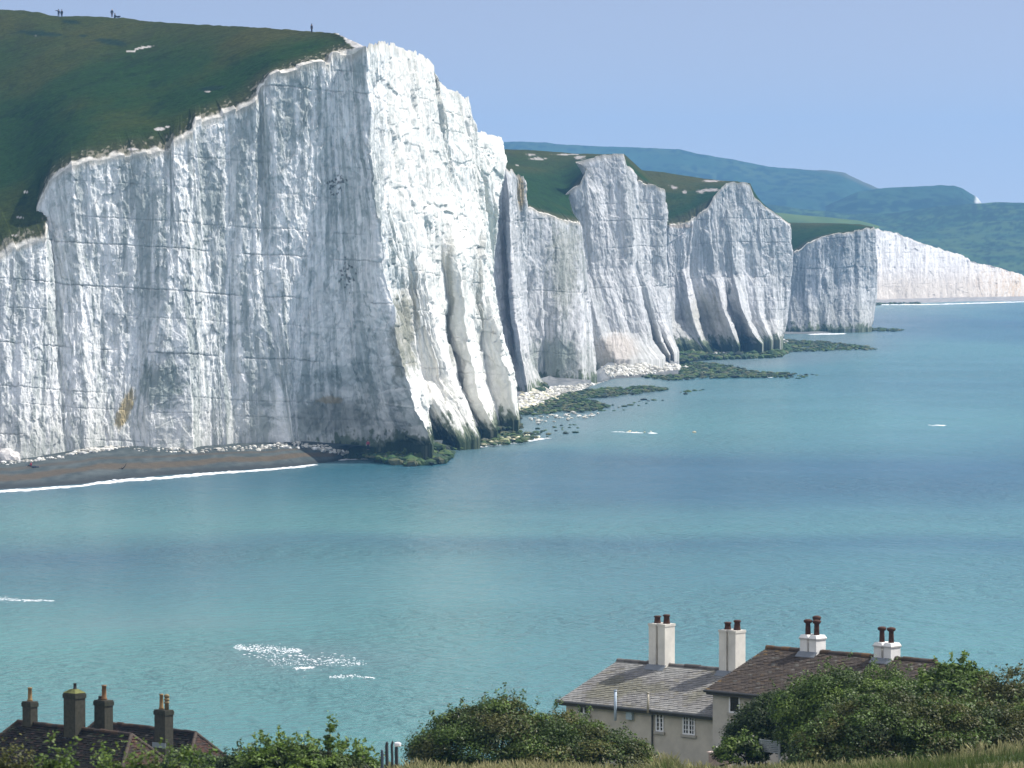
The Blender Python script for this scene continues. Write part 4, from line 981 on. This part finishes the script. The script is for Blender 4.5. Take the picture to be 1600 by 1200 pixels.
def brick_stack(fr, root, px0, px1, row_top, n, zref, zbase, dep, pots, cap, label):
    pc = (px0 + px1) / 2; t = t_for_px(fr, pc, n, zref); p = fr.w(t, n, 0); pm = F / p[1]
    ztop = hit(pc, row_top, p, np.array([0, 1.0, 0]))[2]
    wid = (px1 - px0) / pm * .93; w = (wid - abs(NV[0]) * dep) / U2[0]
    mb = MB(); c0 = (.058, .056, .042); c1 = (.045, .047, .034); e = .035
    top = ztop - (.26 if cap else .02)
    fr.box(mb, t - w / 2, t + w / 2, n - dep / 2, n + dep / 2, zbase, top - .24, c0)
    fr.box(mb, t - w / 2 - e, t + w / 2 + e, n - dep / 2 - e, n + dep / 2 + e, top - .24, top - .06, c1)
    fr.box(mb, t - w / 2 - .01, t + w / 2 + .01, n - dep / 2 - .01, n + dep / 2 + .01, top - .06, top, c0)
    if cap:
        q = lambda z, f: [fr.w(t - w / 2 * f, n + dep / 2 * f, z), fr.w(t + w / 2 * f, n + dep / 2 * f, z), fr.w(t + w / 2 * f, n - dep / 2 * f, z), fr.w(t - w / 2 * f, n - dep / 2 * f, z)]
        mb.hexa(q(top, 1.06), q(top + .16, .38), (.15, .16, .055))
    o = mb.build("chimney", M_brick, root, root.location); o['label'] = label
    for dt, dn, h, r, st_, col in pots: pot(fr, t + dt * w, n + dn * dep, ztop - (.12 if cap else .02), h, r, col, root, o, st_)
    fm = MB(); fr.box(fm, t - w / 2 - .12, t + w / 2 + .05, n + dep / 2 + .004, n + dep / 2 + .03, zref - .62, zref - .38, (.22, .26, .29)); fm.build("flashing", M_metal, o, root.location)
    return o
pC = P(28, 1128, 200.0); frt = Fr(pC); LC = t_for_px(frt, 205, 0, pC[2])
houseC, FC, zrC = hip_house("hipped_house", "old house with dark red hipped roof and three brick chimneys, nearer of the left pair", pC, LC, 3.4, .88, .65, 13.6)
pD = P(150, 1128, 214.0); LD = t_for_px(Fr(pD), 306, 0, pD[2])
houseD, FD, zrD = hip_house("hipped_house", "old house with dark hipped roof and tall front chimney, farther of the left pair", pD, LD, 3.0, .95, .62, 12.2)
buff = (.26, .17, .075)
brick_stack(FC, houseC, 34, 60, 1095, 0, zrC, zrC - 1.4, .42, [(0, 0, .62, .10, 'plain', buff)], False, "short brick stack with one tall buff pot")
brick_stack(FC, houseC, 98, 135, 1073, 0.15, zrC, zrC - 1.6, .60, [(0.05, 0, .28, .075, 'plain', (.05, .045, .04))], True, "broad brick stack with a mossy pyramid cap")
brick_stack(FC, houseC, 146, 178, 1093, -1.1, zrC, zrC - 2.2, .50, [(.05, 0, .66, .11, 'plain', (.20, .11, .05)), (-.28, 0, .16, .11, 'plain', (.06, .055, .04))], False, "brick stack with one tall and one stub pot")
brick_stack(FD, houseD, 240, 272, 1108, 1.3, zrD, zrD - 3.5, .52, [(-.22, 0, .72, .095, 'plain', buff), (.28, 0, .74, .105, 'louvre', (.24, .18, .09))], False, "tall brick stack with two buff pots, one louvred")

# -- small garden things
mb = MB(); f = Fr(P(1124, 1177, 168.5)); 
f.box(mb, -.45, .5, -.1, .1, 21.6, P(1124, 1178, 168.5)[2], (.40, .31, .26)); lw = mb
lwall = empty("garden_wall", f.w(0, 0, 22), "low brick garden wall with pinkish coping in the grass below the rendered house", "wall")
lw.build("brickwork", M_brick, lwall, lwall.location)
mb = MB(); f.box(mb, -.5, .55, -.14, .14, P(1124, 1178, 168.5)[2], P(1124, 1178, 168.5)[2] + .06, (.58, .47, .42)); mb.build("coping", M_plaster, lwall, lwall.location)
f = Fr(P(1203, 1165, 157.5)); zb = P(1203, 1178, 157.5)[2]; zt3 = P(1203, 1158, 157.5)[2]
scr = empty("slatted_screen", f.w(0, 0, zb), "white slatted garden screen glimpsed under the dark bush", "screen")
mb = MB(); k = 0; zz = zb + .05
while zz < zt3: f.box(mb, -.40, .40, -.012, .012, zz, zz + .045, (.36, .40, .43)); zz += .065
mb.build("slats", M_paint, scr, scr.location)
mb = MB(); f.box(mb, -.46, -.402, -.03, .03, zb - .3, zt3 + .04, (.38, .42, .44)); mb.build("upright", M_paint, scr, scr.location); mb = MB(); f.box(mb, .402, .46, -.03, .03, zb - .3, zt3 + .04, (.38, .42, .44)); mb.build("upright", M_paint, scr, scr.location)
posts = [(597, 1171, 118.0, .042, "bluish low fence post half sunk in grass, leftmost of the four"), (604.5, 1159, 118.6, .046, "thick dark fence post with a domed top beside the low bluish post"), (613, 1157.5, 119.2, .036, "thin dark fence post, the tallest of the four"), (619.5, 1166, 118.3, .05, "dark fence post topped by a white cap")]
for i, (px, rt, d, r, lab) in enumerate(posts):
    p = P(px, rt, d); zg = float(zt(p[0], p[1])) - .2; zg = min(zg, p[2] - .9)
    root = empty("fence_post", (p[0], p[1], zg), lab, "fence post", "old fence posts in the meadow")
    rg = np.random.default_rng(i); mb = MB(); cc = (.05, .055, .06) if i else (.07, .09, .12)
    hh = p[2] - zg
    mb.tube([np.array([p[0] + rg.normal() * .006, p[1], zg + hh * q]) for q in (0, .3, .6, .9, .97)] + [np.array([p[0], p[1], p[2]])], [r * 1.05, r, r, r * .97, r * .85, r * .35], 9, cc)
    mb.build("post", M_wood, root, root.location)
    if i == 3:
        mb = MB(); mb.tube([p + np.array([.03, 0, -.005]), p + np.array([.03, 0, .02]), p + np.array([.035, 0, .09]), p + np.array([.035, 0, .11])], [.08, .095, .09, .03], 12, (.80, .78, .80)); mb.build("cap", M_paint, root, root.location)

# ------------------------------------------------------------------ foliage
def leaf_mesh(name, pts, nrm, size, cols, rg, parent, origin, mat=None, asp=.55):
    n = len(pts)
    r1 = rg.normal(size=(n, 3)); nn = nrm + .5 * r1; nn /= np.linalg.norm(nn, axis=1, keepdims=True)
    t = np.cross(nn, rg.normal(size=(n, 3))); t /= np.linalg.norm(t, axis=1, keepdims=True) + 1e-9; b = np.cross(nn, t)
    s = size * rg.uniform(.6, 1.35, (n, 1))
    v = np.stack([pts - t * s, pts + b * s * asp + nn * s * .12, pts + t * s, pts - b * s * asp + nn * s * .12], 1).reshape(-1, 3)
    f = np.arange(4 * n).reshape(n, 4)
    return mesh_np(name, v, f, mat or M_leaf, np.repeat(cols, 4, axis=0), True, parent, origin)
GREEN = [(0.0486, 0.087, 0.0126), (0.068, 0.117, 0.0162), (0.0356, 0.06, 0.0126), (0.0891, 0.138, 0.0198)]
OLIVE = [(0.0814, 0.0928, 0.0157), (0.0658, 0.0725, 0.0157), (0.0971, 0.0957, 0.0209), (0.0532, 0.0725, 0.0139)]
BRIGHT = [(0.1021, 0.1688, 0.0227), (0.0802, 0.1418, 0.0178), (0.0656, 0.1148, 0.0194), (0.124, 0.1823, 0.0284)]
DARK = [(0.0309, 0.0546, 0.0125), (0.0421, 0.0715, 0.014), (0.0253, 0.0416, 0.0109), (0.0562, 0.091, 0.0156)]
def bush(name, label, outline, base_row, d, depth, pal, nclump, nleaf, lsize, seed, group, cat="bush", rad=(.26, .7), flowers=0, bare=0, sprigs=10, pal2=None, pmix=.25):
    rg = np.random.default_rng(seed); o = np.array(outline, float)
    c0 = P((o[0, 0] + o[-1, 0]) / 2, base_row, d); zg = c0[2]
    root = empty(name, (c0[0], c0[1], zg - .2), label, cat, group)
    pts = []; nr = []; cl = []; cen = []
    a0, a1 = o[0, 0], o[-1, 0]; k = 0
    for i in range(nclump):
        px = rg.uniform(a0, a1); row = np.interp(px, o[:, 0], o[:, 1]); top = P(px, row, d); h = max(.25, top[2] - zg)
        ph = rg.uniform(-1.45, 1.0); edge = min(px - a0, a1 - px) / (a1 - a0) * 2; dep = depth * (.35 + .65 * math.sqrt(min(1, edge * 1.6)))
        r = rg.uniform(*rad) * min(1, .45 + h * .35)
        y = d + dep * math.sin(ph); z = zg + (h - r * .95) * max(0.02, math.cos(ph)) ** .7 * (1 if rg.random() < .72 else rg.uniform(.15, .9))
        x = top[0] * y / d
        inw = rg.random() ** 1.5 * .6
        c = np.array([x, y, z - inw * h * .4]); cen.append(c)
        m = int(nleaf * 1.5 * (r / rad[1]) ** 2 * 1.2) + 20
        q = rg.normal(size=(m, 3)); q /= np.linalg.norm(q, axis=1, keepdims=True); q[:, 2] = np.where(q[:, 2] < -.25, -q[:, 2], q[:, 2])
        rr = r * rg.uniform(.35, 1.08, (m, 1)) ** .55 * (1 + .25 * rg.normal(size=(m, 1)) * .5)
        pts.append(c + q * rr * np.array([1.15, 1.0, .8])); nr.append(q * .8 + np.array([0, 0, .5]))
        pp = pal2 if (pal2 is not None and rg.random() < pmix) else pal
        base = np.array(pp[rg.integers(len(pp))]) * rg.uniform(.6, 1.4); alt = np.array(pp)
        cl.append((base * .65 + alt[rg.integers(len(pp), size=m)] * .35) * rg.uniform(.65, 1.4, (m, 1)))
    for i in range(sprigs):                       # shoots standing out of the outline
        px = rg.uniform(a0, a1); row = np.interp(px, o[:, 0], o[:, 1]); yy = d + rg.uniform(-.5, .5) * depth
        p = P(px, row + 6, d); p = np.array([p[0] * yy / d, yy, p[2] - abs(yy - d) * .15]); L_ = rg.uniform(.2, .5); m = 26
        q = rg.random((m, 1)); dirv = np.array([rg.normal() * .35, rg.normal() * .3, 1.0])
        pts.append(p + dirv * q * L_ + rg.normal(size=(m, 3)) * .045); nr.append(np.tile([0, -.3, .8], (m, 1))); cl.append(np.array(pal)[rg.integers(len(pal), size=m)] * rg.uniform(.8, 1.4, (m, 1)))
    pts = np.concatenate(pts); nr = np.concatenate(nr); cl = np.concatenate(cl)
    leaf_mesh("foliage", pts, nr, lsize, cl, rg, root, root.location)
    st = MB(); sk = min(1.0, rad[1] / .5) ** 1.3
    for i in range(9):
        c = cen[rg.integers(len(cen))]; b0 = np.array([c0[0] + rg.normal() * .4 * sk, d + rg.normal() * .3 * sk, zg - .2])
        mid = (b0 + c) / 2 + rg.normal(size=3) * .15 * sk; st.tube([b0, mid, c], [.05 * sk, .03 * sk, .01 * sk], 6, (.06, .05, .038))
    st.build("stems", M_bark, root, root.location, True)
    if flowers:
        idx = rg.choice(len(pts), flowers, replace=False); leaf_mesh("blossom", pts[idx] + np.array([0, -.08, .06]), nr[idx], lsize * .8, np.tile([.75, .74, .68], (flowers, 1)), rg, root, root.location, asp=.9)
    return root
GB = "bushes in front of the cottages"
bush("hawthorn_bush", "broad dome of hawthorn standing against the left end of the slate cottage", [(654,1172),(660,1142),(668,1126),(690,1114),(702,1104),(735,1099),(760,1088),(790,1081),(806,1088),(830,1091),(850,1098),(875,1102),(900,1110),(930,1116),(955,1128),(980,1140),(1000,1152),(1012,1174)], 1203, 150.0, 2.6, GREEN, 270, 380, .050, 1, GB, sprigs=26, pal2=OLIVE, pmix=.35)
bush("dark_bush", "dark leaning bush covering the wall of the rendered tiled house", [(1146,1138),(1156,1118),(1170,1100),(1186,1084),(1212,1073),(1240,1067),(1262,1064),(1290,1076),(1312,1100)], 1166, 160.0, 1.7, DARK, 150, 360, .050, 2, GB, sprigs=16)
bush("mixed_bush", "tall bush rising in front of the white chimney farthest right", [(1222,1092),(1240,1066),(1262,1048),(1290,1038),(1312,1034),(1332,1028),(1350,1040),(1366,1036),(1392,1038),(1420,1046),(1445,1054),(1475,1056)], 1160, 156.0, 2.0, GREEN, 200, 360, .050, 3, GB, sprigs=22, pal2=BRIGHT, pmix=.3)
bush("broadleaf_bush", "bright broad-leaved shrub on the skyline right of the tiled roof", [(1432,1066),(1446,1052),(1468,1044),(1488,1036),(1504,1030),(1518,1037),(1532,1044),(1542,1060)], 1110, 153.0, 1.2, BRIGHT, 90, 240, .085, 4, GB, sprigs=14, pal2=GREEN, pmix=.4)
bush("straggly_bush", "straggly olive bush at the right edge above the others", [(1526,1070),(1548,1060),(1570,1054),(1584,1046),(1600,1056),(1625,1050),(1655,1060)], 1130, 151.0, 1.2, OLIVE, 90, 260, .055, 5, GB, sprigs=40)
bush("bramble_bush", "large rounded bramble mass filling the lower right corner", [(1248,1172),(1262,1136),(1280,1114),(1310,1094),(1350,1080),(1400,1070),(1450,1074),(1500,1080),(1550,1090),(1600,1086),(1660,1094),(1700,1110)], 1216, 139.0, 2.8, GREEN, 420, 380, .050, 6, GB, sprigs=34, pal2=OLIVE, pmix=.45)
bush("small_shrub", "small fresh green shrub at the corner of the rendered house", [(1121,1172),(1130,1156),(1142,1147),(1156,1143),(1170,1150),(1186,1164)], 1186, 157.6, .6, BRIGHT, 40, 220, .055, 7, GB, sprigs=8, rad=(.2, .4), pal2=DARK, pmix=.3, flowers=5)
bush("low_hedge", "dark low hedge between the fresh green shrub and the white screen", [(1168,1170),(1174,1163),(1182,1161),(1190,1166),(1194,1174)], 1186, 158.2, .5, DARK, 34, 220, .05, 8, GB, sprigs=4, rad=(.18, .36))
bush("weedy_thicket", "leafy thicket of nettles and weeds at the bottom left of the fence posts", [(372,1196),(394,1178),(402,1162),(412,1152),(424,1166),(436,1151),(446,1166),(462,1162),(478,1158),(500,1166),(520,1170),(545,1172),(566,1178),(580,1182),(590,1196)], 1224, 121.0, 1.6, BRIGHT, 210, 260, .058, 9, GB, sprigs=70, pal2=DARK, pmix=.45, rad=(.2, .45))
bush("shadowy_bush", "shadowy bush growing against the right end of the far hipped house", [(252,1196),(266,1180),(286,1171),(312,1170),(336,1178),(356,1196)], 1214, 176.0, 1.2, DARK, 70, 300, .055, 10, GB, sprigs=8)
bush("flowering_bush", "dark bush dotted with white blossom left of the thicket", [(336,1200),(352,1182),(366,1173),(384,1171),(400,1184)], 1218, 150.0, .9, DARK, 50, 280, .055, 11, GB, sprigs=8, flowers=26)
bush("leafy_sprout", "single leafy shoot standing tall above the thicket", [(509,1150),(513,1136),(517,1129),(521,1138)], 1172, 119.0, .15, BRIGHT, 16, 40, .05, 12, GB, "shoot", rad=(.07, .14), sprigs=3)
bush("foreground_weed", "yellow-green weed spray in front of the left roofs, taller", [(64,1206),(72,1188),(80,1174),(92,1188),(104,1194),(118,1206)], 1228, 66.0, .25, BRIGHT, 34, 60, .035, 13, GB, "weed", rad=(.06, .16), sprigs=10)
bush("foreground_weed", "low yellow-green weeds under the red hip of the near hipped roof", [(140,1208),(160,1196),(178,1186),(200,1196),(225,1192),(250,1186),(275,1193),(310,1191),(335,1200)], 1232, 72.0, .4, BRIGHT, 90, 70, .036, 14, GB, "weed", rad=(.08, .2), sprigs=30, pal2=OLIVE)
bush("foreground_weed", "grassy weeds in the bottom left corner", [(-20,1190),(10,1192),(30,1186),(48,1194),(62,1204)], 1226, 74.0, .3, OLIVE, 40, 60, .03, 15, GB, "weed", rad=(.08, .18), sprigs=20)

# long grass
def grass(name, label, n, seed):
    rg = np.random.default_rng(seed)
    y = rg.uniform(84, 172, n * 3); px = rg.uniform(-30, 1630, n * 3); x = (px - CX) / F * y
    z = zt(x, y); _, row = to_px(np.stack([x, y, z], -1)); dens = fbm(x / 1.6, y / 2.5, x * 0, 3, 301)
    ok = (row < 1250) & (rg.random(len(x)) < .55 + .9 * dens); x, y, z, px = x[ok][:n], y[ok][:n], z[ok][:n], px[ok][:n]; n = len(x)
    gold = np.clip(sstep(-.35, .35, fbm(x / 2.2, y / 3.5, x * 0, 3, 303) + .35 * (px < 960) - .28) * .9, 0, 1) * (rg.random(n) < .72)
    tall = np.exp(-((px - 1045) / 22) ** 2) * .55
    h = rg.uniform(.14, .40, n) * (1 + .55 * gold + .3 * dens[ok][:n]) + tall * rg.random(n) * .9
    h *= np.where(px < 600, .7, 1)
    w = rg.uniform(.006, .013, n) * np.where(gold > .4, .8, 1.25)
    lean = rg.normal(size=(n, 2)) * .22 + np.array([-.06, 0]); a = rg.uniform(0, math.pi, n)
    dx, dy = np.cos(a) * w, np.sin(a) * w * .4
    def at(q): return np.stack([x + lean[:, 0] * h * q * q, y + lean[:, 1] * h * q * q, z - .03 + h * q * (1 - .12 * q)], -1)
    wv = np.stack([dx, dy, 0 * dx], -1); p0, p1, p2 = at(0), at(.55), at(1.0)
    sw = np.where(gold > .4, 1.9, .25)[:, None]        # seed heads
    v = np.stack([p0 - wv, p0 + wv, p1 + wv * .75, p1 - wv * .75, at(.8) + wv * sw, at(.8) - wv * sw, p2], 1).reshape(-1, 3)
    b = np.arange(n)[:, None] * 7
    f4 = np.concatenate([b + np.array([[0, 1, 2, 3]]), b + np.array([[3, 2, 4, 5]])]); f3 = b + np.array([[5, 4, 6]])
    g0 = np.array([.085, .125, .030]); g1 = np.array([.40, .36, .18])
    c = (g0 * (1 - gold[:, None]) + g1 * gold[:, None]) * rg.uniform(.6, 1.35, (n, 1)); c = np.repeat(c[:, None], 7, 1); c[:, :2] *= .8
    return tag(mesh_np(name, v, [f4, f3], M_grassblade, c.reshape(-1, 3), True), label, "grass", kind='stuff')
grass("long_grass", "pale seeding meadow grass in front of the cottages", 70000, 3)

# ------------------------------------------------------------------ people
def skin_obj(name, verts, edges, radii, mat, col, parent, loc=(0, 0, 0)):
    me = bpy.data.meshes.new(name); me.from_pydata([tuple(v) for v in verts], edges, []); me.update()
    ob = bpy.data.objects.new(name, me); C.objects.link(ob)
    if parent is not None: ob.parent = parent
    m = ob.modifiers.new("skin", 'SKIN'); me.skin_vertices[0].data[0].use_root = True
    for i, r in enumerate(radii): me.skin_vertices[0].data[i].radius = (r, r)
    sb = ob.modifiers.new("smooth", 'SUBSURF'); sb.levels = 1; sb.render_levels = 1
    m2 = bpy.data.materials.new(mat); m2.use_nodes = True; m2.node_tree.nodes["Principled BSDF"].inputs["Base Color"].default_value = (*col, 1); m2.node_tree.nodes["Principled BSDF"].inputs["Roughness"].default_value = .85
    me.materials.append(m2); return ob
J = {  # joint -> (x, y, z) standing, facing -y ; lengths for a 1.72 m adult
 'pel': (0, 0, .93), 'bel': (0, 0, 1.08), 'che': (0, -.01, 1.30), 'nec': (0, 0, 1.47), 'hed': (0, -.01, 1.60), 'top': (0, 0, 1.70),
 'sL': (.18, 0, 1.40), 'eL': (.25, .01, 1.12), 'wL': (.25, -.06, .88), 'hL': (.25, -.08, .79), 'sR': (-.18, 0, 1.40), 'eR': (-.25, .01, 1.12), 'wR': (-.25, -.06, .88), 'hR': (-.25, -.08, .79),
 'pL': (.10, 0, .90), 'kL': (.11, -.02, .49), 'aL': (.11, .01, .09), 'tL': (.12, -.15, .04), 'pR': (-.10, 0, .90), 'kR': (-.11, -.02, .49), 'aR': (-.11, .01, .09), 'tR': (-.12, -.15, .04)}
BONES = [('pel','bel'),('bel','che'),('che','nec'),('nec','hed'),('hed','top'),('che','sL'),('sL','eL'),('eL','wL'),('wL','hL'),('che','sR'),('sR','eR'),('eR','wR'),('wR','hR'),('pel','pL'),('pL','kL'),('kL','aL'),('aL','tL'),('pel','pR'),('pR','kR'),('kR','aR'),('aR','tR')]
RAD = dict(pel=.13, bel=.12, che=.14, nec=.055, hed=.095, top=.06, sL=.065, eL=.045, wL=.032, hL=.035, sR=.065, eR=.045, wR=.032, hR=.035, pL=.09, kL=.058, aL=.042, tL=.035, pR=.09, kR=.058, aR=.042, tR=.035)
def person(label, foot, yaw, pose, top_col, leg_col, hair_col, group):
    j = {k: np.array(v, float) for k, v in J.items()}
    for k, v in pose.items(): j[k] = np.array(v, float)
    root = empty("person", foot, label, "person", group); root.rotation_euler = (0, 0, yaw)
    keys = list(j); ix = {k: i for i, k in enumerate(keys)}
    skin_obj("body", [j[k] for k in keys], [(ix[a], ix[b]) for a, b in BONES], [RAD[k] for k in keys], "skin tone", (.42, .27, .2), root)
    def sub(name, ks, grow, col):
        e = [(a, b) for a, b in BONES if a in ks and b in ks]; kk = [k for k in keys if k in ks]; ii = {k: i for i, k in enumerate(kk)}
        return skin_obj(name, [j[k] for k in kk], [(ii[a], ii[b]) for a, b in e], [RAD[k] + grow for k in kk], name + " cloth", col, root)
    sub("jacket", ['pel', 'bel', 'che', 'sL', 'eL', 'wL', 'sR', 'eR', 'wR'], .028, top_col)
    sub("trousers", ['pel', 'pL', 'kL', 'aL', 'pR', 'kR', 'aR'], .022, leg_col)
    v = IV2 * np.array([.112, .12, .11]); hv = v[:, 2] > -.035
    c = j['hed'] + np.array([0, .012, .045]); fm = [f_ for f_ in IF2 if hv[f_].all()]
    ob = mesh_np("hair", v + c, np.array(fm), M_cloth, np.tile(hair_col, (len(v), 1)), True, root); return root
DK = (.02, .025, .045)
SIT = {k: np.array(v) - np.array([0, 0, .83]) for k, v in J.items()}
for k, v in dict(kL=(.12, -.40, .30), aL=(.12, -.62, .06), tL=(.12, -.78, .05), kR=(-.12, -.40, .30), aR=(-.12, -.62, .06), tR=(-.12, -.78, .05), eL=(.24, -.10, .32), wL=(.16, -.30, .30), hL=(.14, -.38, .30), eR=(-.24, -.10, .32), wR=(-.16, -.30, .30), hR=(-.14, -.38, .30)).items(): SIT[k] = v
LIE = {k: np.array([v[0], v[2] - .85, .14 + .3 * v[1]]) for k, v in J.items()}
def crest(px, row): 
    d = float(sd1(px)) ; return P(px, row, d + 1.0)
WK = "walkers on the clifftop"
person("walker on the hill skyline with an arm stretched out to the left", crest(91.5, 27.5), .3, dict(eR=(-.45, 0, 1.42), wR=(-.68, -.02, 1.44), hR=(-.78, -.02, 1.43)), DK, (.03, .03, .05), (.04, .03, .02), WK)
person("dark clothed walker on the skyline close beside the one stretching an arm", crest(96.5, 28), -.4, {}, (.02, .03, .04), DK, (.05, .04, .03), WK)
person("bareheaded walker standing on the skyline beside a crouching figure", crest(175, 27.5), .2, dict(hed=(.03, -.06, 1.58), top=(.04, -.06, 1.68)), (.03, .045, .075), (.12, .10, .13), (.5, .42, .36), WK)
person("crouching dark figure on the skyline at the feet of a standing walker", crest(179.5, 27.3), 1.2, SIT, (.012, .018, .03), (.012, .018, .03), (.02, .02, .02), WK)
person("lone dark figure on the skyline near the white clifftop", crest(487, 51.8), 1.0, {}, (.012, .014, .03), (.015, .015, .03), (.03, .025, .02), WK)
bk = empty("backpack", crest(185, 27.6), "dark pack lying on the skyline turf right of the crouching figure", "backpack")
mb = MB(); o_ = np.array(bk.location); mb.tube([o_ + np.array([-.45, 0, .12]), o_ + np.array([-.2, 0, .17]), o_ + np.array([.2, 0, .22]), o_ + np.array([.42, 0, .3])], [.1, .17, .19, .1], 8, (.05, .06, .08)); mb.build("bag", M_cloth, bk, bk.location, True)
mb = MB(); mb.tube([o_ + np.array([-.2, -.12, .22]), o_ + np.array([0, -.22, .34]), o_ + np.array([.2, -.12, .32])], .025, 6, (.03, .03, .04)); mb.build("strap", M_cloth, bk, bk.location)
BP = "people on the shore"
person("person in a red top standing on the weedy rocks under the cliff", P(575, 703, 794.0), .4, {}, (.36, .03, .075), (.02, .025, .03), (.14, .10, .08), BP)
person("person in a red top sitting on the shingle beach", on_beach(46.5, 729), -1.2, SIT, (.40, .04, .07), (.03, .035, .05), (.02, .016, .014), BP)
person("person in dark blue clothes lying on the shingle beside the red clad sitter", on_beach(57, 731), 1.4, LIE, (.02, .04, .075), (.015, .03, .06), (.05, .04, .03), BP)
dw = MB(); b_ = on_beach(190, 733)
dw.tube([b_ + np.array([-.9, 0, .02]), b_ + np.array([0, 0, .1]), b_ + np.array([.35, .1, .5]), b_ + np.array([.6, 0, 1.0])], [.07, .08, .06, .03], 7, (.04, .035, .03))
dw.tube([b_ + np.array([0, 0, .1]), b_ + np.array([-.3, .2, .35])], [.06, .025], 6, (.04, .035, .03))
tag(dw.build("driftwood", M_wood, None, b_, True), "crooked dark driftwood branch lying on the brown shingle", "driftwood")

# ------------------------------------------------------------------ air, sky, sun
EL = math.radians(49); SXY = (0.97, 0.24)
ss = math.hypot(*SXY); SD = Vector((SXY[0] / ss * math.cos(EL), SXY[1] / ss * math.cos(EL), math.sin(EL)))
sun = bpy.data.lights.new("sun", 'SUN'); sun.energy = 3.3; sun.angle = math.radians(0.5); sun.color = (1.0, 0.955, 0.89)
suno = bpy.data.objects.new("sun", sun); C.objects.link(suno); suno.rotation_euler = SD.to_track_quat('Z', 'Y').to_euler(); suno.location = (200, 100, 400)
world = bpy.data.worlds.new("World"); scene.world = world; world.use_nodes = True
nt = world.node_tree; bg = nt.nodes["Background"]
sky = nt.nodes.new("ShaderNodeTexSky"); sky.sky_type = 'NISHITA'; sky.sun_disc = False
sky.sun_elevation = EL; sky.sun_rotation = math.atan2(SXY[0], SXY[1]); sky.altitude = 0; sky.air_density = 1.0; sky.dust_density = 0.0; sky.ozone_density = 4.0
tc = nt.nodes.new("ShaderNodeTexCoord"); lift = nt.nodes.new("ShaderNodeVectorMath"); lift.operation = 'ADD'; lift.inputs[1].default_value = (0, 0, 0.12)
nrm = nt.nodes.new("ShaderNodeVectorMath"); nrm.operation = 'NORMALIZE'
nt.links.new(tc.outputs["Generated"], lift.inputs[0]); nt.links.new(lift.outputs[0], nrm.inputs[0]); nt.links.new(nrm.outputs[0], sky.inputs["Vector"])
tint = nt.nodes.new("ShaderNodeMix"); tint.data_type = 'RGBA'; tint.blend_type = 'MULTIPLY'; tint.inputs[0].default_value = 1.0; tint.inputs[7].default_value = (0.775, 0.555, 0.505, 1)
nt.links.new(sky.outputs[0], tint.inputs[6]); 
# unseen cloud added above the frame to raise and whiten the fill light
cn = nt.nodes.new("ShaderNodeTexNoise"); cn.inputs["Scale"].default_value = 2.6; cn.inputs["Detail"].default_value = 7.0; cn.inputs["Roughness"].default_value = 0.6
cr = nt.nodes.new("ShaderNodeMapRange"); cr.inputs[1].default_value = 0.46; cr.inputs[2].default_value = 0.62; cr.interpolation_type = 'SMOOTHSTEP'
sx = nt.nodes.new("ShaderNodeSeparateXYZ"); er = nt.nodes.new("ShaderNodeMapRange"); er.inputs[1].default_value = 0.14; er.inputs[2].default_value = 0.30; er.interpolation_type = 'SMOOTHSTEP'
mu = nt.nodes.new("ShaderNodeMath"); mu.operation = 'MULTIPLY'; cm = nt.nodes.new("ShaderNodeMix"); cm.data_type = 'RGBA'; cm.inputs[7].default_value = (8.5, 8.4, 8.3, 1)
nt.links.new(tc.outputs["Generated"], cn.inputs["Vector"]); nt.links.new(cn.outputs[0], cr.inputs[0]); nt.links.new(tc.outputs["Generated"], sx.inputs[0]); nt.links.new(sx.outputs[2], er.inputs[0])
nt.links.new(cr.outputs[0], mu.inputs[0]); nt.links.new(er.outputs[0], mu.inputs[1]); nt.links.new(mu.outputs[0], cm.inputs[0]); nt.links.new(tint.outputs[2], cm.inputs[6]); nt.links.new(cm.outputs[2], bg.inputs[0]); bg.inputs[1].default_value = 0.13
# the air between
mh = bpy.data.materials.new("haze"); mh.use_nodes = True; nt = mh.node_tree
nt.nodes.remove(nt.nodes["Principled BSDF"])
pv = nt.nodes.new("ShaderNodeVolumePrincipled"); pv.inputs["Color"].default_value = (0.23, 0.55, 1.0, 1); pv.inputs["Density"].default_value = 0.98e-4; pv.inputs["Anisotropy"].default_value = 0.0
nt.links.new(pv.outputs[0], nt.nodes["Material Output"].inputs["Volume"])
hb = MB(); X0, X1, Y0, Y1, Z0, Z1 = -7100, 7100, -900, 6300, -4.0, 175.0
hb.hexa([(X0, Y0, Z0), (X1, Y0, Z0), (X1, Y1, Z0), (X0, Y1, Z0)], [(X0, Y0, Z1), (X1, Y0, Z1), (X1, Y1, Z1), (X0, Y1, Z1)])
tag(hb.build("haze", mh), "thin blue sea haze", "haze", kind='stuff')

scene.view_settings.view_transform = 'Standard'; scene.view_settings.look = 'None'; scene.view_settings.exposure = 0.8; scene.view_settings.gamma = 1.0
scene.render.engine = 'CYCLES'
scene.cycles.max_bounces = 6; scene.cycles.diffuse_bounces = 3; scene.cycles.volume_bounces = 1
scene.cycles.use_denoising = True

cam.dof.use_dof = True; cam.dof.focus_distance = 450.0; cam.dof.aperture_fstop = 5.6
